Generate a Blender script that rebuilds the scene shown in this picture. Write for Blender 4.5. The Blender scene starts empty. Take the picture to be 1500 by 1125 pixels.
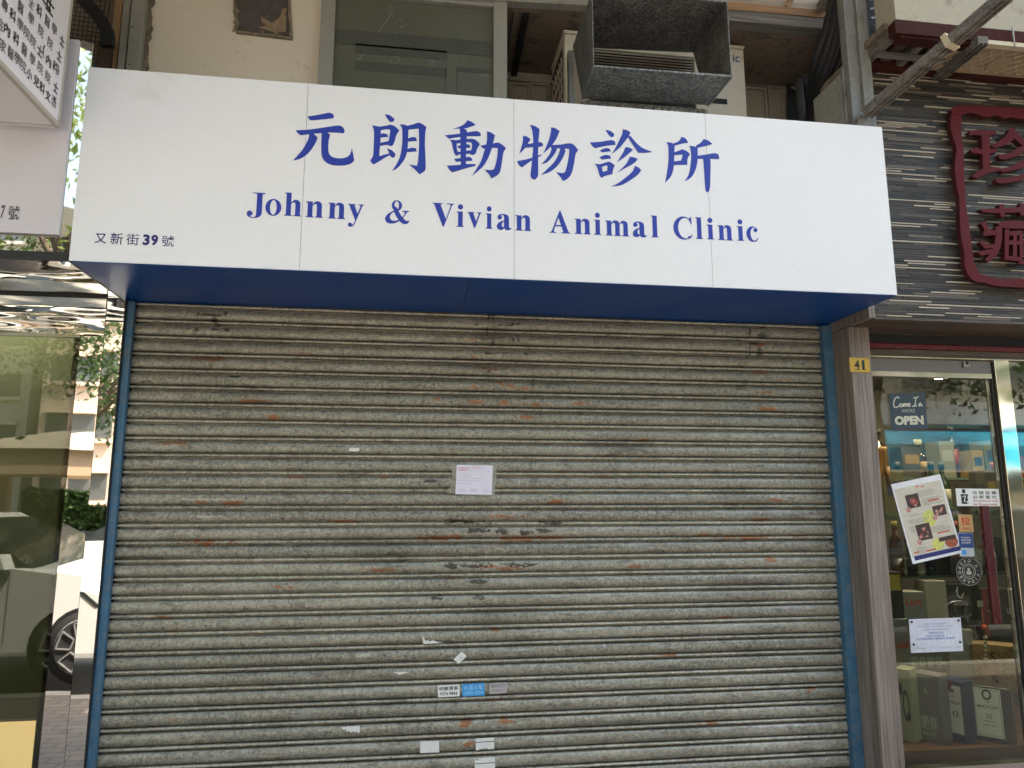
import bpy, bmesh, math, random
import numpy as np
from mathutils import Vector, Matrix
from mathutils.geometry import tessellate_polygon
random.seed(7); np.random.seed(7)
S = bpy.context.scene
COL = S.collection
# ------------------------------------------------------------------ camera
CAM = np.array([1.22514, -3.33846, 1.55]); YAW, PIT, ROL, FPX = 0.13861, 0.16463, -0.00138, 1057.019
def rot():
    cy, sy, cp, sp = math.cos(YAW), math.sin(YAW), math.cos(PIT), math.sin(PIT)
    f = np.array([sy*cp, cy*cp, sp]); r = np.array([cy, -sy, 0]); u = np.cross(r, f)
    cr, sr = math.cos(ROL), math.sin(ROL)
    return np.array([r*cr+u*sr, u*cr-r*sr, f])
RM = rot()
cd = bpy.data.cameras.new('camera'); cam = bpy.data.objects.new('camera', cd); COL.objects.link(cam)
cd.sensor_width = 36; cd.lens = FPX*36/1500; cd.clip_start = .05; cd.clip_end = 600
mw = Matrix.Identity(4)
for i in range(3):
    mw[i][0], mw[i][1], mw[i][2], mw[i][3] = RM[0][i], RM[1][i], -RM[2][i], CAM[i]
cam.matrix_world = mw
S.camera = cam
# ------------------------------------------------------------------ light
SUNV = Vector((.50, .27, .85)).normalized()
EL = math.asin(SUNV.z); AZ = math.atan2(SUNV.x, SUNV.y)
W = bpy.data.worlds.new("World"); S.world = W; W.use_nodes = True
nt = W.node_tree; bg = nt.nodes['Background']
sky = nt.nodes.new('ShaderNodeTexSky'); sky.sky_type = 'NISHITA'; sky.sun_disc = False
sky.sun_elevation = EL; sky.sun_rotation = AZ; sky.air_density = 1.6; sky.dust_density = 4.5; sky.ozone_density = .6
nt.links.new(sky.outputs[0], bg.inputs[0]); bg.inputs[1].default_value = .15
sl = bpy.data.lights.new('sun', 'SUN'); sl.energy = 4.2; sl.angle = math.radians(.6); sl.color = (1, .93, .82)
so = bpy.data.objects.new('sun', sl); COL.objects.link(so); so.location = (10, 5, 20)
so.rotation_euler = SUNV.to_track_quat('Z', 'Y').to_euler()
S.view_settings.view_transform = 'Standard'; S.view_settings.look = 'None'
S.view_settings.gamma = 1; S.view_settings.exposure = 1.92; S.view_settings.use_white_balance = True; S.view_settings.white_balance_temperature = 6700; S.view_settings.white_balance_tint = 9; S.view_settings.use_curve_mapping = False
S.render.engine = 'CYCLES'
S.cycles.max_bounces = 8; S.cycles.diffuse_bounces = 4; S.cycles.glossy_bounces = 5; S.cycles.transmission_bounces = 6
S.cycles.transparent_max_bounces = 12; S.cycles.caustics_reflective = False; S.cycles.caustics_refractive = False
S.cycles.sample_clamp_indirect = 4

# ------------------------------------------------------------------ measuring helpers (photo pixel -> world point on a known plane)
def ray(u, v):
    d = np.array([(u-750)/FPX, -(v-562.5)/FPX, 1.0]); return RM.T @ d
def at(u, v, y):
    d = ray(u, v); t = (y-CAM[1])/d[1]; return Vector(CAM+t*d)
def atx(u, v, x):
    d = ray(u, v); t = (x-CAM[0])/d[0]; return Vector(CAM+t*d)
def atz(u, v, z):
    d = ray(u, v); t = (z-CAM[2])/d[2]; return Vector(CAM+t*d)
def atm(u, v, yr, pl=-.12):     # a thing in the street, seen mirrored in the plane y = pl
    p = at(u, v, 2*pl-yr); return Vector((p.x, yr, p.z))

# ------------------------------------------------------------------ materials
def nodes_of(m): return m.node_tree.nodes, m.node_tree.links
def M(name, col, rough=.6, metal=0.0, var=.18, scale=6.0, bump=.15, fine=60.0, stretch=(1, 1, 1), spec=.5, dirt=0.0, dirtcol=(.05, .04, .03), emis=0, coat=0):
    m = bpy.data.materials.new(name); m.use_nodes = True; N, L = nodes_of(m); b = N['Principled BSDF']
    g = N.new('ShaderNodeNewGeometry'); mp = N.new('ShaderNodeMapping'); mp.inputs['Scale'].default_value = stretch
    L.new(g.outputs['Position'], mp.inputs[0])
    n1 = N.new('ShaderNodeTexNoise'); n1.inputs['Scale'].default_value = scale; n1.inputs['Detail'].default_value = 6; L.new(mp.outputs[0], n1.inputs['Vector'])
    n2 = N.new('ShaderNodeTexNoise'); n2.inputs['Scale'].default_value = fine; n2.inputs['Detail'].default_value = 4; L.new(mp.outputs[0], n2.inputs['Vector'])
    ad = N.new('ShaderNodeMath'); ad.operation = 'ADD'; L.new(n1.outputs[0], ad.inputs[0]); L.new(n2.outputs[0], ad.inputs[1])
    mr = N.new('ShaderNodeMapRange'); mr.inputs[1].default_value = .6; mr.inputs[2].default_value = 1.4
    mr.inputs[3].default_value = 1-var; mr.inputs[4].default_value = 1+var; L.new(ad.outputs[0], mr.inputs[0])
    mx = N.new('ShaderNodeVectorMath'); mx.operation = 'SCALE'; mx.inputs[0].default_value = col[:3]; L.new(mr.outputs[0], mx.inputs['Scale'])
    out = mx.outputs[0]
    if dirt > 0:
        n3 = N.new('ShaderNodeTexNoise'); n3.inputs['Scale'].default_value = scale*1.7; n3.inputs['Detail'].default_value = 9; n3.inputs['Roughness'].default_value = .7
        L.new(mp.outputs[0], n3.inputs['Vector'])
        r = N.new('ShaderNodeMapRange'); r.inputs[1].default_value = .62-dirt*.22; r.inputs[2].default_value = .72; L.new(n3.outputs[0], r.inputs[0])
        r.inputs[4].default_value = .85
        mm = N.new('ShaderNodeMix'); mm.data_type = 'RGBA'; L.new(r.outputs[0], mm.inputs[0]); L.new(out, mm.inputs[6]); mm.inputs[7].default_value = (*dirtcol, 1)
        out = mm.outputs[2]
    L.new(out, b.inputs['Base Color'])
    rr = N.new('ShaderNodeMapRange'); rr.inputs[1].default_value = .3; rr.inputs[2].default_value = .7
    rr.inputs[3].default_value = max(.02, rough-.07); rr.inputs[4].default_value = min(1, rough+.07); L.new(n1.outputs[0], rr.inputs[0])
    L.new(rr.outputs[0], b.inputs['Roughness'])
    b.inputs['Metallic'].default_value = metal; b.inputs['Specular IOR Level'].default_value = spec
    if coat: b.inputs['Coat Weight'].default_value = coat; b.inputs['Coat Roughness'].default_value = .05
    if bump > 0:
        bp = N.new('ShaderNodeBump'); bp.inputs['Strength'].default_value = bump; bp.inputs['Distance'].default_value = .004
        L.new(n2.outputs[0], bp.inputs['Height']); L.new(bp.outputs[0], b.inputs['Normal'])
    if emis:
        L.new(out, b.inputs['Emission Color']); b.inputs['Emission Strength'].default_value = emis
    return m
def mirror_mat(name, col=(.72, .71, .69), rough=.02, wave=0.0, wscale=3.0, stretch=(1, 1, 1)):
    m = bpy.data.materials.new(name); m.use_nodes = True; N, L = nodes_of(m); b = N['Principled BSDF']
    b.inputs['Base Color'].default_value = (*col, 1); b.inputs['Metallic'].default_value = 1; b.inputs['Roughness'].default_value = rough
    if wave:
        g = N.new('ShaderNodeNewGeometry'); mp = N.new('ShaderNodeMapping'); mp.inputs['Scale'].default_value = stretch; L.new(g.outputs['Position'], mp.inputs[0])
        n = N.new('ShaderNodeTexNoise'); n.inputs['Scale'].default_value = wscale; n.inputs['Detail'].default_value = 1.5; L.new(mp.outputs[0], n.inputs['Vector'])
        bp = N.new('ShaderNodeBump'); bp.inputs['Strength'].default_value = 1; bp.inputs['Distance'].default_value = wave; L.new(n.outputs[0], bp.inputs['Height']); L.new(bp.outputs[0], b.inputs['Normal'])
    return m
def glass_mat(name, tint=(.6, .66, .58), refl=.16, rough=.01, dust=0.0, ior=1.5):
    # thin architectural pane: transparent + fresnel reflection (+ a film of dust)
    m = bpy.data.materials.new(name); m.use_nodes = True; N, L = nodes_of(m); N.remove(N['Principled BSDF']); out = N['Material Output']
    t = N.new('ShaderNodeBsdfTransparent'); t.inputs[0].default_value = (*tint, 1)
    g = N.new('ShaderNodeBsdfGlossy'); g.inputs['Roughness'].default_value = rough; g.inputs[0].default_value = (1, 1, 1, 1)
    f = N.new('ShaderNodeFresnel'); f.inputs[0].default_value = ior
    a = N.new('ShaderNodeMath'); a.operation = 'ADD'; L.new(f.outputs[0], a.inputs[0]); a.inputs[1].default_value = refl; a.use_clamp = True
    mx = N.new('ShaderNodeMixShader'); L.new(a.outputs[0], mx.inputs[0]); L.new(t.outputs[0], mx.inputs[1]); L.new(g.outputs[0], mx.inputs[2])
    last = mx
    if dust:
        d = N.new('ShaderNodeBsdfDiffuse'); d.inputs[0].default_value = (.45, .48, .42, 1)
        n = N.new('ShaderNodeTexNoise'); n.inputs['Scale'].default_value = 7; n.inputs['Detail'].default_value = 8
        gg = N.new('ShaderNodeNewGeometry'); L.new(gg.outputs['Position'], n.inputs['Vector'])
        r = N.new('ShaderNodeMapRange'); r.inputs[1].default_value = .4; r.inputs[2].default_value = .75; r.inputs[3].default_value = dust*.6; r.inputs[4].default_value = min(1, dust*1.6); L.new(n.outputs[0], r.inputs[0])
        m2 = N.new('ShaderNodeMixShader'); L.new(r.outputs[0], m2.inputs[0]); L.new(mx.outputs[0], m2.inputs[1]); L.new(d.outputs[0], m2.inputs[2]); last = m2
    L.new(last.outputs[0], out.inputs[0]); return m
def wood_mat(name, c1, c2, axis='z', scale=40, rough=.55, bump=.4):
    m = bpy.data.materials.new(name); m.use_nodes = True; N, L = nodes_of(m); b = N['Principled BSDF']
    g = N.new('ShaderNodeNewGeometry'); mp = N.new('ShaderNodeMapping')
    st = {'z': (1, 1, .03), 'x': (.03, 1, 1)}[axis]; mp.inputs['Scale'].default_value = st; L.new(g.outputs['Position'], mp.inputs[0])
    n = N.new('ShaderNodeTexNoise'); n.inputs['Scale'].default_value = scale; n.inputs['Detail'].default_value = 5; n.inputs['Roughness'].default_value = .6; n.inputs['Distortion'].default_value = .3; L.new(mp.outputs[0], n.inputs['Vector'])
    n2 = N.new('ShaderNodeTexNoise'); n2.inputs['Scale'].default_value = scale*4; n2.inputs['Detail'].default_value = 3; L.new(mp.outputs[0], n2.inputs['Vector'])
    a = N.new('ShaderNodeMath'); a.operation = 'ADD'; L.new(n.outputs[0], a.inputs[0]); L.new(n2.outputs[0], a.inputs[1])
    cr = N.new('ShaderNodeValToRGB'); cr.color_ramp.elements[0].position = .36; cr.color_ramp.elements[1].position = .66
    cr.color_ramp.elements[0].color = (*c1, 1); cr.color_ramp.elements[1].color = (*c2, 1)
    h = N.new('ShaderNodeMath'); h.operation = 'MULTIPLY'; h.inputs[1].default_value = .5; L.new(a.outputs[0], h.inputs[0]); L.new(h.outputs[0], cr.inputs[0])
    L.new(cr.outputs[0], b.inputs['Base Color']); b.inputs['Roughness'].default_value = rough
    bp = N.new('ShaderNodeBump'); bp.inputs['Strength'].default_value = bump; bp.inputs['Distance'].default_value = .004; L.new(h.outputs[0], bp.inputs['Height']); L.new(bp.outputs[0], b.inputs['Normal'])
    return m
MT = {}
MT['white_panel'] = M('white_panel', (.86, .86, .87), .42, var=.025, bump=.0, scale=.9, dirt=.04, dirtcol=(.72, .70, .66))
MT['blue_vinyl'] = M('blue_vinyl', (.012, .038, .37), .4, var=.04, bump=0)
MT['blue_soffit'] = M('blue_soffit', (.004, .072, .33), .36, var=.06, bump=.02, scale=3, spec=.3)
MT['navy_print'] = M('navy_print', (.020, .022, .15), .5, var=.04, bump=0)
MT['joint'] = M('joint', (.16, .16, .16), .8, bump=0)
MT['dark'] = M('dark', (.012, .012, .012), .7)
MT['galv'] = M('galvanised', (.30, .31, .30), .45, .65, var=.35, scale=30, fine=120, bump=.2)
MT['galv_old'] = M('galvanised_weathered', (.25, .25, .23), .65, .3, var=.25, scale=10, fine=90, dirt=.5, dirtcol=(.10, .08, .06), stretch=(1, 1, .4))
def spangle(name, lo, hi, sc=130, metal=.25):
    m = bpy.data.materials.new(name); m.use_nodes = True; N, L = nodes_of(m); b = N['Principled BSDF']; g = N.new('ShaderNodeNewGeometry')
    v = N.new('ShaderNodeTexVoronoi'); v.inputs['Scale'].default_value = sc; L.new(g.outputs['Position'], v.inputs['Vector'])
    s_ = N.new('ShaderNodeSeparateColor'); L.new(v.outputs['Color'], s_.inputs[0])
    n = N.new('ShaderNodeTexNoise'); n.inputs['Scale'].default_value = 9; n.inputs['Detail'].default_value = 6; L.new(g.outputs['Position'], n.inputs['Vector'])
    a = N.new('ShaderNodeMath'); a.operation = 'MULTIPLY'; L.new(s_.outputs[0], a.inputs[0]); L.new(n.outputs[0], a.inputs[1])
    r = N.new('ShaderNodeValToRGB'); r.color_ramp.elements[0].color = (*lo, 1); r.color_ramp.elements[1].color = (*hi, 1); r.color_ramp.elements[1].position = .6
    L.new(a.outputs[0], r.inputs[0]); L.new(r.outputs[0], b.inputs['Base Color']); b.inputs['Metallic'].default_value = metal
    b.inputs['Roughness'].default_value = .55; return m
MT['hood'] = spangle('hood_zinc', (.055, .055, .052), (.36, .36, .34))
MT['collar'] = spangle('lit_collar_zinc', (.10, .095, .08), (.55, .54, .50), 90)  # brighter copy of the hood zinc, the collar's lit look is in its colour
MT['cream'] = M('cream_plaster', (.72, .64, .52), .85, var=.06, scale=2.5, bump=.2, dirt=.12, dirtcol=(.30, .23, .16))
MT['plaster_edge'] = M('plaster_edge', (.22, .18, .13), .95, var=.4, scale=20, bump=.6, dirt=.6)
MT['tilepatch'] = M('bare_render', (.085, .075, .065), .9, var=.3, scale=25, bump=.8)
MT['alu'] = M('aluminium_frame', (.34, .33, .29), .45, .25, var=.10, scale=9, fine=90, dirt=.15, dirtcol=(.16, .14, .11))
MT['recess'] = M('recess_board', (.22, .165, .12), .85, var=.35, scale=5, dirt=.4, dirtcol=(.01, .01, .01))
MT['greywood'] = wood_mat('grey_timber', (.07, .06, .05), (.24, .22, .19), 'x', 30, .8)
MT['orangewood'] = wood_mat('orange_timber', (.16, .08, .035), (.46, .27, .12), 'x', 30, .8)
MT['postwood'] = wood_mat('post_timber', (.22, .13, .06), (.50, .32, .16), 'z', 30, .8)
MT['veneer'] = wood_mat('grey_brown_veneer', (.112, .086, .070), (.345, .282, .242), 'z', 34, .5, .15)
MT['veneer_h'] = wood_mat('brown_veneer_across', (.045, .032, .022), (.15, .112, .085), 'x', 34, .5, .15)
MT['acbody'] = M('ac_enamel', (.56, .51, .41), .5, var=.06, scale=5, bump=.05, dirt=.1, dirtcol=(.35, .28, .18))
MT['acgrille'] = M('ac_grille', (.38, .33, .26), .55, var=.1, bump=.05)
MT['rubber'] = M('black_rubber', (.018, .018, .02), .62, var=.3, bump=.2)
MT['hose'] = M('grey_hose', (.075, .085, .095), .6, var=.2, bump=.2)
MT['maroon'] = M('maroon_paint', (.05, .014, .011), .8, spec=.15, var=.25, dirt=.35, dirtcol=(.06, .04, .03))
MT['concrete'] = M('cream_concrete', (.42, .38, .29), .85, var=.08, scale=4, bump=.3, dirt=.2, dirtcol=(.2, .16, .11))
MT['meshboard'] = M('beige_ceiling_board', (.40, .30, .19), .8, var=.1, scale=3, bump=.1)
MT['mesh_line'] = M('cream_wire', (.58, .50, .34), .6, var=.05, bump=0)
MT['green_pane'] = M('frosted_green_pane', (.115, .119, .090), .35, var=.12, scale=4, bump=.03, dirt=.1, dirtcol=(.22, .23, .2))
MT['oldpaint'] = M('old_grey_door_paint', (.36, .34, .29), .6, var=.15)
MT['bluerail'] = M('worn_blue_paint', (.045, .15, .26), .5, .1, var=.35, scale=14, fine=150, bump=.25, dirt=.75, dirtcol=(.16, .19, .20))
MT['steel'] = mirror_mat('polished_steel', (.78, .77, .74), .015, .0016, 1.5, (1, 1, .5))
MT['steel_wavy'] = mirror_mat('wavy_polished_steel', (.62, .60, .56), .03, .055, 1.6, (1.0, 1, 4.5))
MT['chrome'] = mirror_mat('chrome_trim', (.66, .62, .54), .12, .0015, 6)
MT['brushed'] = M('brushed_bronze_steel', (.20, .165, .145), .38, .6, var=.06, scale=3, fine=90, stretch=(.05, 1, 1), bump=.05)
MT['glass'] = glass_mat('shop_glass', (.84, .87, .80), .0, ior=1.38)
MT['glass_tint'] = glass_mat('tinted_glass', (.70, .74, .62), .02)
MT['red_sign'] = M('oxblood_enamel', (.10, .008, .011), .55, var=.12, bump=.05, spec=.15)
MT['red_side'] = M('dark_red_edge', (.06, .008, .010), .5)
MT['redstrip'] = M('red_lacquer', (.13, .012, .011), .3, var=.1)
MT['yellow'] = M('yellow_plate', (.62, .40, .05), .45, var=.08, dirt=.2, dirtcol=(.3, .17, .03))
MT['black'] = M('black_print', (.015, .015, .015), .5, bump=0)
MT['paper'] = M('white_paper', (.82, .79, .90), .7, var=.03, scale=20, bump=.1)
MT['plastic'] = glass_mat('clear_plastic', (.9, .9, .88), .10, .15, .42)
MT['white_st'] = M('white_sticker', (.78, .77, .72), .5, var=.05, bump=.02, dirt=.08, dirtcol=(.5, .48, .42))
MT['blue_st'] = M('blue_sticker', (.05, .34, .72), .45, var=.15, scale=30, bump=.02)
MT['pink_st'] = M('faded_sticker', (.48, .43, .42), .5, var=.08, bump=.02)
MT['greytext'] = M('grey_print', (.22, .21, .24), .6, bump=0)
MT['pinktext'] = M('pink_print', (.62, .28, .36), .6, bump=0)
MT['bluetext'] = M('pale_blue_print', (.18, .28, .50), .6, bump=0)
MT['redtext'] = M('red_print', (.55, .06, .03), .6, bump=0)
MT['lightbox'] = M('lightbox_acrylic', (.80, .75, .77), .35, var=.03, bump=0)
MT['lilac'] = M('lilac_white_panel', (.66, .62, .64), .4, var=.03, bump=0)
MT['boxframe'] = M('sign_frame_alu', (.50, .45, .38), .45, .2, var=.05, bump=.02)

# --------------------------------------------------------------- shutter steel: wear painted in code
SW, SH, SR = 3.4, 2.7, .0025
def wear():
    w, h = int(SW/SR), int(SH/SR); A = np.zeros((h, w, 4), np.float32); A[..., 3] = 1
    yy, xx = np.mgrid[0:h, 0:w].astype(np.float32)
    def fbm(sx, sy, octs=4):
        r = np.zeros((h, w), np.float32); amp = 1; tot = 0
        for o in range(octs):
            gx, gy = max(2, int(w/(sx/2**o))+2), max(2, int(h/(sy/2**o))+2); g = np.random.rand(gy, gx).astype(np.float32)
            fx = xx/w*(gx-1.001); fy = yy/h*(gy-1.001); ix = fx.astype(int); iy = fy.astype(int); tx = fx-ix; ty = fy-iy
            tx = tx*tx*(3-2*tx); ty = ty*ty*(3-2*ty)
            v = g[iy, ix]*(1-tx)*(1-ty)+g[iy, ix+1]*tx*(1-ty)+g[iy+1, ix]*(1-tx)*ty+g[iy+1, ix+1]*tx*ty
            r += amp*v; tot += amp; amp *= .55
        return r/tot
    n1 = fbm(30, 8); n2 = fbm(12, 5, 3); n3 = fbm(240, 60); n4 = fbm(5, 2.5, 2)
    def spot(ch, u, v, du, dv, s=1.0, ragged=.9):
        p = at(u, v, -.008); cx, cz = (p.x+.05)/SR, p.z/SR; rx, rz = du*.0031/SR, dv*.0031/SR
        x0, x1 = int(max(0, cx-2.5*rx)), int(min(w, cx+2.5*rx)); z0, z1 = int(max(0, cz-2.5*rz-3)), int(min(h, cz+2.5*rz+3))
        if x1 <= x0 or z1 <= z0: return
        d = ((xx[z0:z1, x0:x1]-cx)/rx)**2+((yy[z0:z1, x0:x1]-cz)/max(rz, .8))**2
        nn = n2[z0:z1, x0:x1]*.6+n4[z0:z1, x0:x1]*.4; val = np.clip(.95-d+ragged*5.5*(nn-.5), 0, 1)*s
        A[z0:z1, x0:x1, ch] = np.maximum(A[z0:z1, x0:x1, ch], np.clip(val*1.5, 0, 1)*min(1, s))
    rust = [(305,526,24,4),(695,590,15,4),(720,541,26,3),(735,563,10,5),(740,590,8,5),(785,594,26,3),(850,591,12,3),(640,586,5,6),(380,588,26,3),(400,612,12,4),(770,569,14,3),(770,612,12,3),(340,737,16,3),(290,736,10,3),(305,795,34,5),(740,757,26,3),(820,735,16,3),(650,788,42,4),(775,789,60,4),(940,645,10,3),(1112,762,14,4),(1094,788,46,4),(1030,785,12,3),(1125,600,18,4),(1113,547,16,4),(1118,575,20,2),(1135,733,16,3),(1172,786,12,3),(1130,820,12,4),(1188,1010,9,4),(715,830,18,4),(745,833,24,3),(740,1058,12,5),(682,1060,9,5),(688,1089,10,5),(720,1027,12,2),(694,500,6,3),(694,524,6,3),(694,568,7,4),(745,567,12,3),(1000,470,10,2),(1110,505,14,5),(500,764,20,2),(560,835,26,2),(430,700,20,2),(880,700,18,2),(930,830,22,2),(1060,905,20,2),(980,960,14,2),(860,1010,14,2),(420,860,18,2),(255,650,18,3),(240,905,14,3),(730,923,12,3),(1040,1060,20,2),(560,700,14,2)]
    for r in rust: spot(0, *r, s=.95)
    for i in range(110): spot(0, random.uniform(200, 1200), random.uniform(470, 1120), random.uniform(5, 20), random.uniform(1, 2.5), s=random.uniform(.2, .55))
    dark = [(308,462,22,3),(312,470,8,5),(316,476,7,4),(288,484,4,3),(313,483,8,2),(331,484,6,3),(290,461,3,4),(330,460,3,5),(716,462,3,8),(722,460,3,14),(713,487,2,10),(722,498,2,12),(740,477,14,1.6),(758,475,5,2),(751,475,3,3),(751,498,2,4),(759,498,2,5),(716,518,10,2),(740,518,16,1.6),(770,519,4,2),(708,540,4,3),(716,544,5,4),(725,542,4,2),(697,476,5,2),(1118,492,13,6),(1098,487,3,10),(1105,503,12,3),(1112,512,5,5),(1113,518,7,4),(1098,519,3,4),(1133,509,3,3),(1098,509,2,6),(1120,480,6,3),(665,765,16,4),(700,778,24,4),(735,779,10,5),(790,778,18,4),(690,766,30,3),(810,766,22,3),(765,780,5,6),(772,780,4,5),(665,829,14,5),(700,828,20,5),(760,828,26,4),(700,852,14,4),(640,875,10,4),(700,876,14,4),(630,706,14,3),(345,552,10,2),(215,559,10,2),(1100,455,8,4)]
    for r in dark: spot(1, *r, s=1.0, ragged=.45 if r[1] < 560 else .8)
    for i in range(200): spot(1, random.uniform(190, 1210), random.uniform(450, 1120), random.uniform(2, 6), random.uniform(1, 3), s=random.uniform(.15, .4))
    light = [(985,570,24,1.3),(310,708,44,1.3),(310,732,44,1.5),(1150,732,24,1.5),(1190,757,16,3),(300,757,30,2),(215,790,12,3),(590,965,10,1.2),(664,964,11,1.2),(585,986,9,1.6),(760,952,26,1.4),(745,960,14,1),(960,1000,20,1.3),(1150,1063,50,3),(1190,1095,34,3),(800,905,2,5),(885,945,2,8),(530,960,20,3),(500,1092,60,2),(350,1110,70,2),(178,836,10,7),(175,866,12,5),(176,881,14,4),(205,1080,12,1.4),(690,575,6,2),(930,560,14,1.6),(640,620,12,1.6),(455,528,20,1.5),(760,708,2,6)]
    for r in light: spot(2, *r, s=.8, ragged=.6)
    for i in range(130): spot(2, random.uniform(190, 1210), random.uniform(450, 1120), random.uniform(4, 26), random.uniform(.6, 1.6), s=random.uniform(.15, .5))
    A[..., 1] = np.maximum(A[..., 1], np.clip((n3-.60)*2.0, 0, .35)+np.clip((n1-.66)*4, 0, .4))
    A[..., 2] = np.maximum(A[..., 2], np.clip((fbm(90, 14)-.66)*3, 0, .30))
    A[..., 1] = np.maximum(A[..., 1], np.clip((fbm(9, 300, 3)-.64)*1.2, 0, .12))
    im = bpy.data.images.new('shutter_wear', w, h, float_buffer=False); im.colorspace_settings.name = 'Non-Color'
    im.pixels.foreach_set(A.ravel()); im.pack(); return im
def shutter_mat():
    im = wear()
    m = bpy.data.materials.new('weathered_galvanised_slats'); m.use_nodes = True; N, L = nodes_of(m); b = N['Principled BSDF']
    g = N.new('ShaderNodeNewGeometry'); sp = N.new('ShaderNodeSeparateXYZ'); L.new(g.outputs['Position'], sp.inputs[0])
    def mth(op, a, bb, cl=False):
        n = N.new('ShaderNodeMath'); n.operation = op; n.use_clamp = cl
        for i, q in enumerate((a, bb)):
            if isinstance(q, (int, float)): n.inputs[i].default_value = q
            else: L.new(q, n.inputs[i])
        return n.outputs[0]
    cx = N.new('ShaderNodeCombineXYZ'); L.new(mth('DIVIDE', mth('ADD', sp.outputs[0], .05), SW), cx.inputs[0]); L.new(mth('DIVIDE', sp.outputs[2], SH), cx.inputs[1])
    ti = N.new('ShaderNodeTexImage'); ti.image = im; ti.interpolation = 'Linear'; ti.extension = 'EXTEND'; L.new(cx.outputs[0], ti.inputs[0])
    sc = N.new('ShaderNodeSeparateColor'); L.new(ti.outputs[0], sc.inputs[0])
    vo = N.new('ShaderNodeTexVoronoi'); vo.inputs['Scale'].default_value = 105; vo.inputs['Randomness'].default_value = 1; L.new(g.outputs['Position'], vo.inputs['Vector'])
    vs = N.new('ShaderNodeSeparateColor'); L.new(vo.outputs['Color'], vs.inputs[0])
    n1 = N.new('ShaderNodeTexNoise'); n1.inputs['Scale'].default_value = 78; n1.inputs['Detail'].default_value = 4; n1.inputs['Roughness'].default_value = .7; n1.inputs['Distortion'].default_value = 1.2; L.new(g.outputs['Position'], n1.inputs['Vector'])
    n2 = N.new('ShaderNodeTexNoise'); n2.inputs['Scale'].default_value = 2.2; n2.inputs['Detail'].default_value = 5; L.new(g.outputs['Position'], n2.inputs['Vector'])
    mp = N.new('ShaderNodeMapping'); mp.inputs['Scale'].default_value = (.12, 1, 2); L.new(g.outputs['Position'], mp.inputs[0])
    n3 = N.new('ShaderNodeTexNoise'); n3.inputs['Scale'].default_value = 22; n3.inputs['Detail'].default_value = 6; L.new(mp.outputs[0], n3.inputs['Vector'])
    # value = base * (spangle, grime, streaks)
    sv = mth('ADD', mth('MULTIPLY', vs.outputs[0], .30), mth('MULTIPLY', n1.outputs[0], 4.0))
    sv = mth('ADD', sv, mth('MULTIPLY', n2.outputs[0], .75)); sv = mth('ADD', sv, mth('MULTIPLY', n3.outputs[0], .65))
    wn = N.new('ShaderNodeTexWhiteNoise'); wn.noise_dimensions = '1D'; L.new(mth('FLOOR', mth('DIVIDE', mth('ADD', sp.outputs[2], .0238), .075), 0), wn.inputs['W'])
    val = mth('MULTIPLY', mth('ADD', mth('ADD', sv, -1.76), mth('MULTIPLY', wn.outputs[0], .35)), .235)
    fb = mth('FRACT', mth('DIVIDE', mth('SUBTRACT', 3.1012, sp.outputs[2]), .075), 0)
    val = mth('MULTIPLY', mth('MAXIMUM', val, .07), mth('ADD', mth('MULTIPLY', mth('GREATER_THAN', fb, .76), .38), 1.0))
    cc = N.new('ShaderNodeCombineColor'); L.new(mth('MULTIPLY', val, 1.0), cc.inputs[0]); L.new(mth('MULTIPLY', val, .945), cc.inputs[1]); L.new(mth('MULTIPLY', val, .75), cc.inputs[2])
    def mix(f, a, col):
        x = N.new('ShaderNodeMix'); x.data_type = 'RGBA'; L.new(f, x.inputs[0]); L.new(a, x.inputs[6])
        if isinstance(col, tuple): x.inputs[7].default_value = (*col, 1)
        else: L.new(col, x.inputs[7])
        return x.outputs[2]
    c = mix(mth('MULTIPLY', sc.outputs[2], .8), cc.outputs[0], (.50, .49, .43))
    c = mix(mth('MULTIPLY', sc.outputs[0], .92), c, (.33, .125, .042))
    c = mix(mth('MULTIPLY', sc.outputs[1], .85), c, (.028, .02, .014))
    # grime sits in the joints between slats: follows the slat shape
    fr = mth('FRACT', mth('DIVIDE', mth('SUBTRACT', 1.6012+.075*20, sp.outputs[2]), .075), 0)
    jt = mth('GREATER_THAN', fr, .985); 
    L.new(c, b.inputs['Base Color']); b.inputs['Metallic'].default_value = .38
    L.new(mth('ADD', mth('MULTIPLY', n1.outputs[0], .3), .30), b.inputs['Roughness'])
    bp = N.new('ShaderNodeBump'); bp.inputs['Strength'].default_value = .3; bp.inputs['Distance'].default_value = .002; L.new(n1.outputs[0], bp.inputs['Height']); L.new(bp.outputs[0], b.inputs['Normal'])
    return m
MT['slat'] = shutter_mat()

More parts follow.
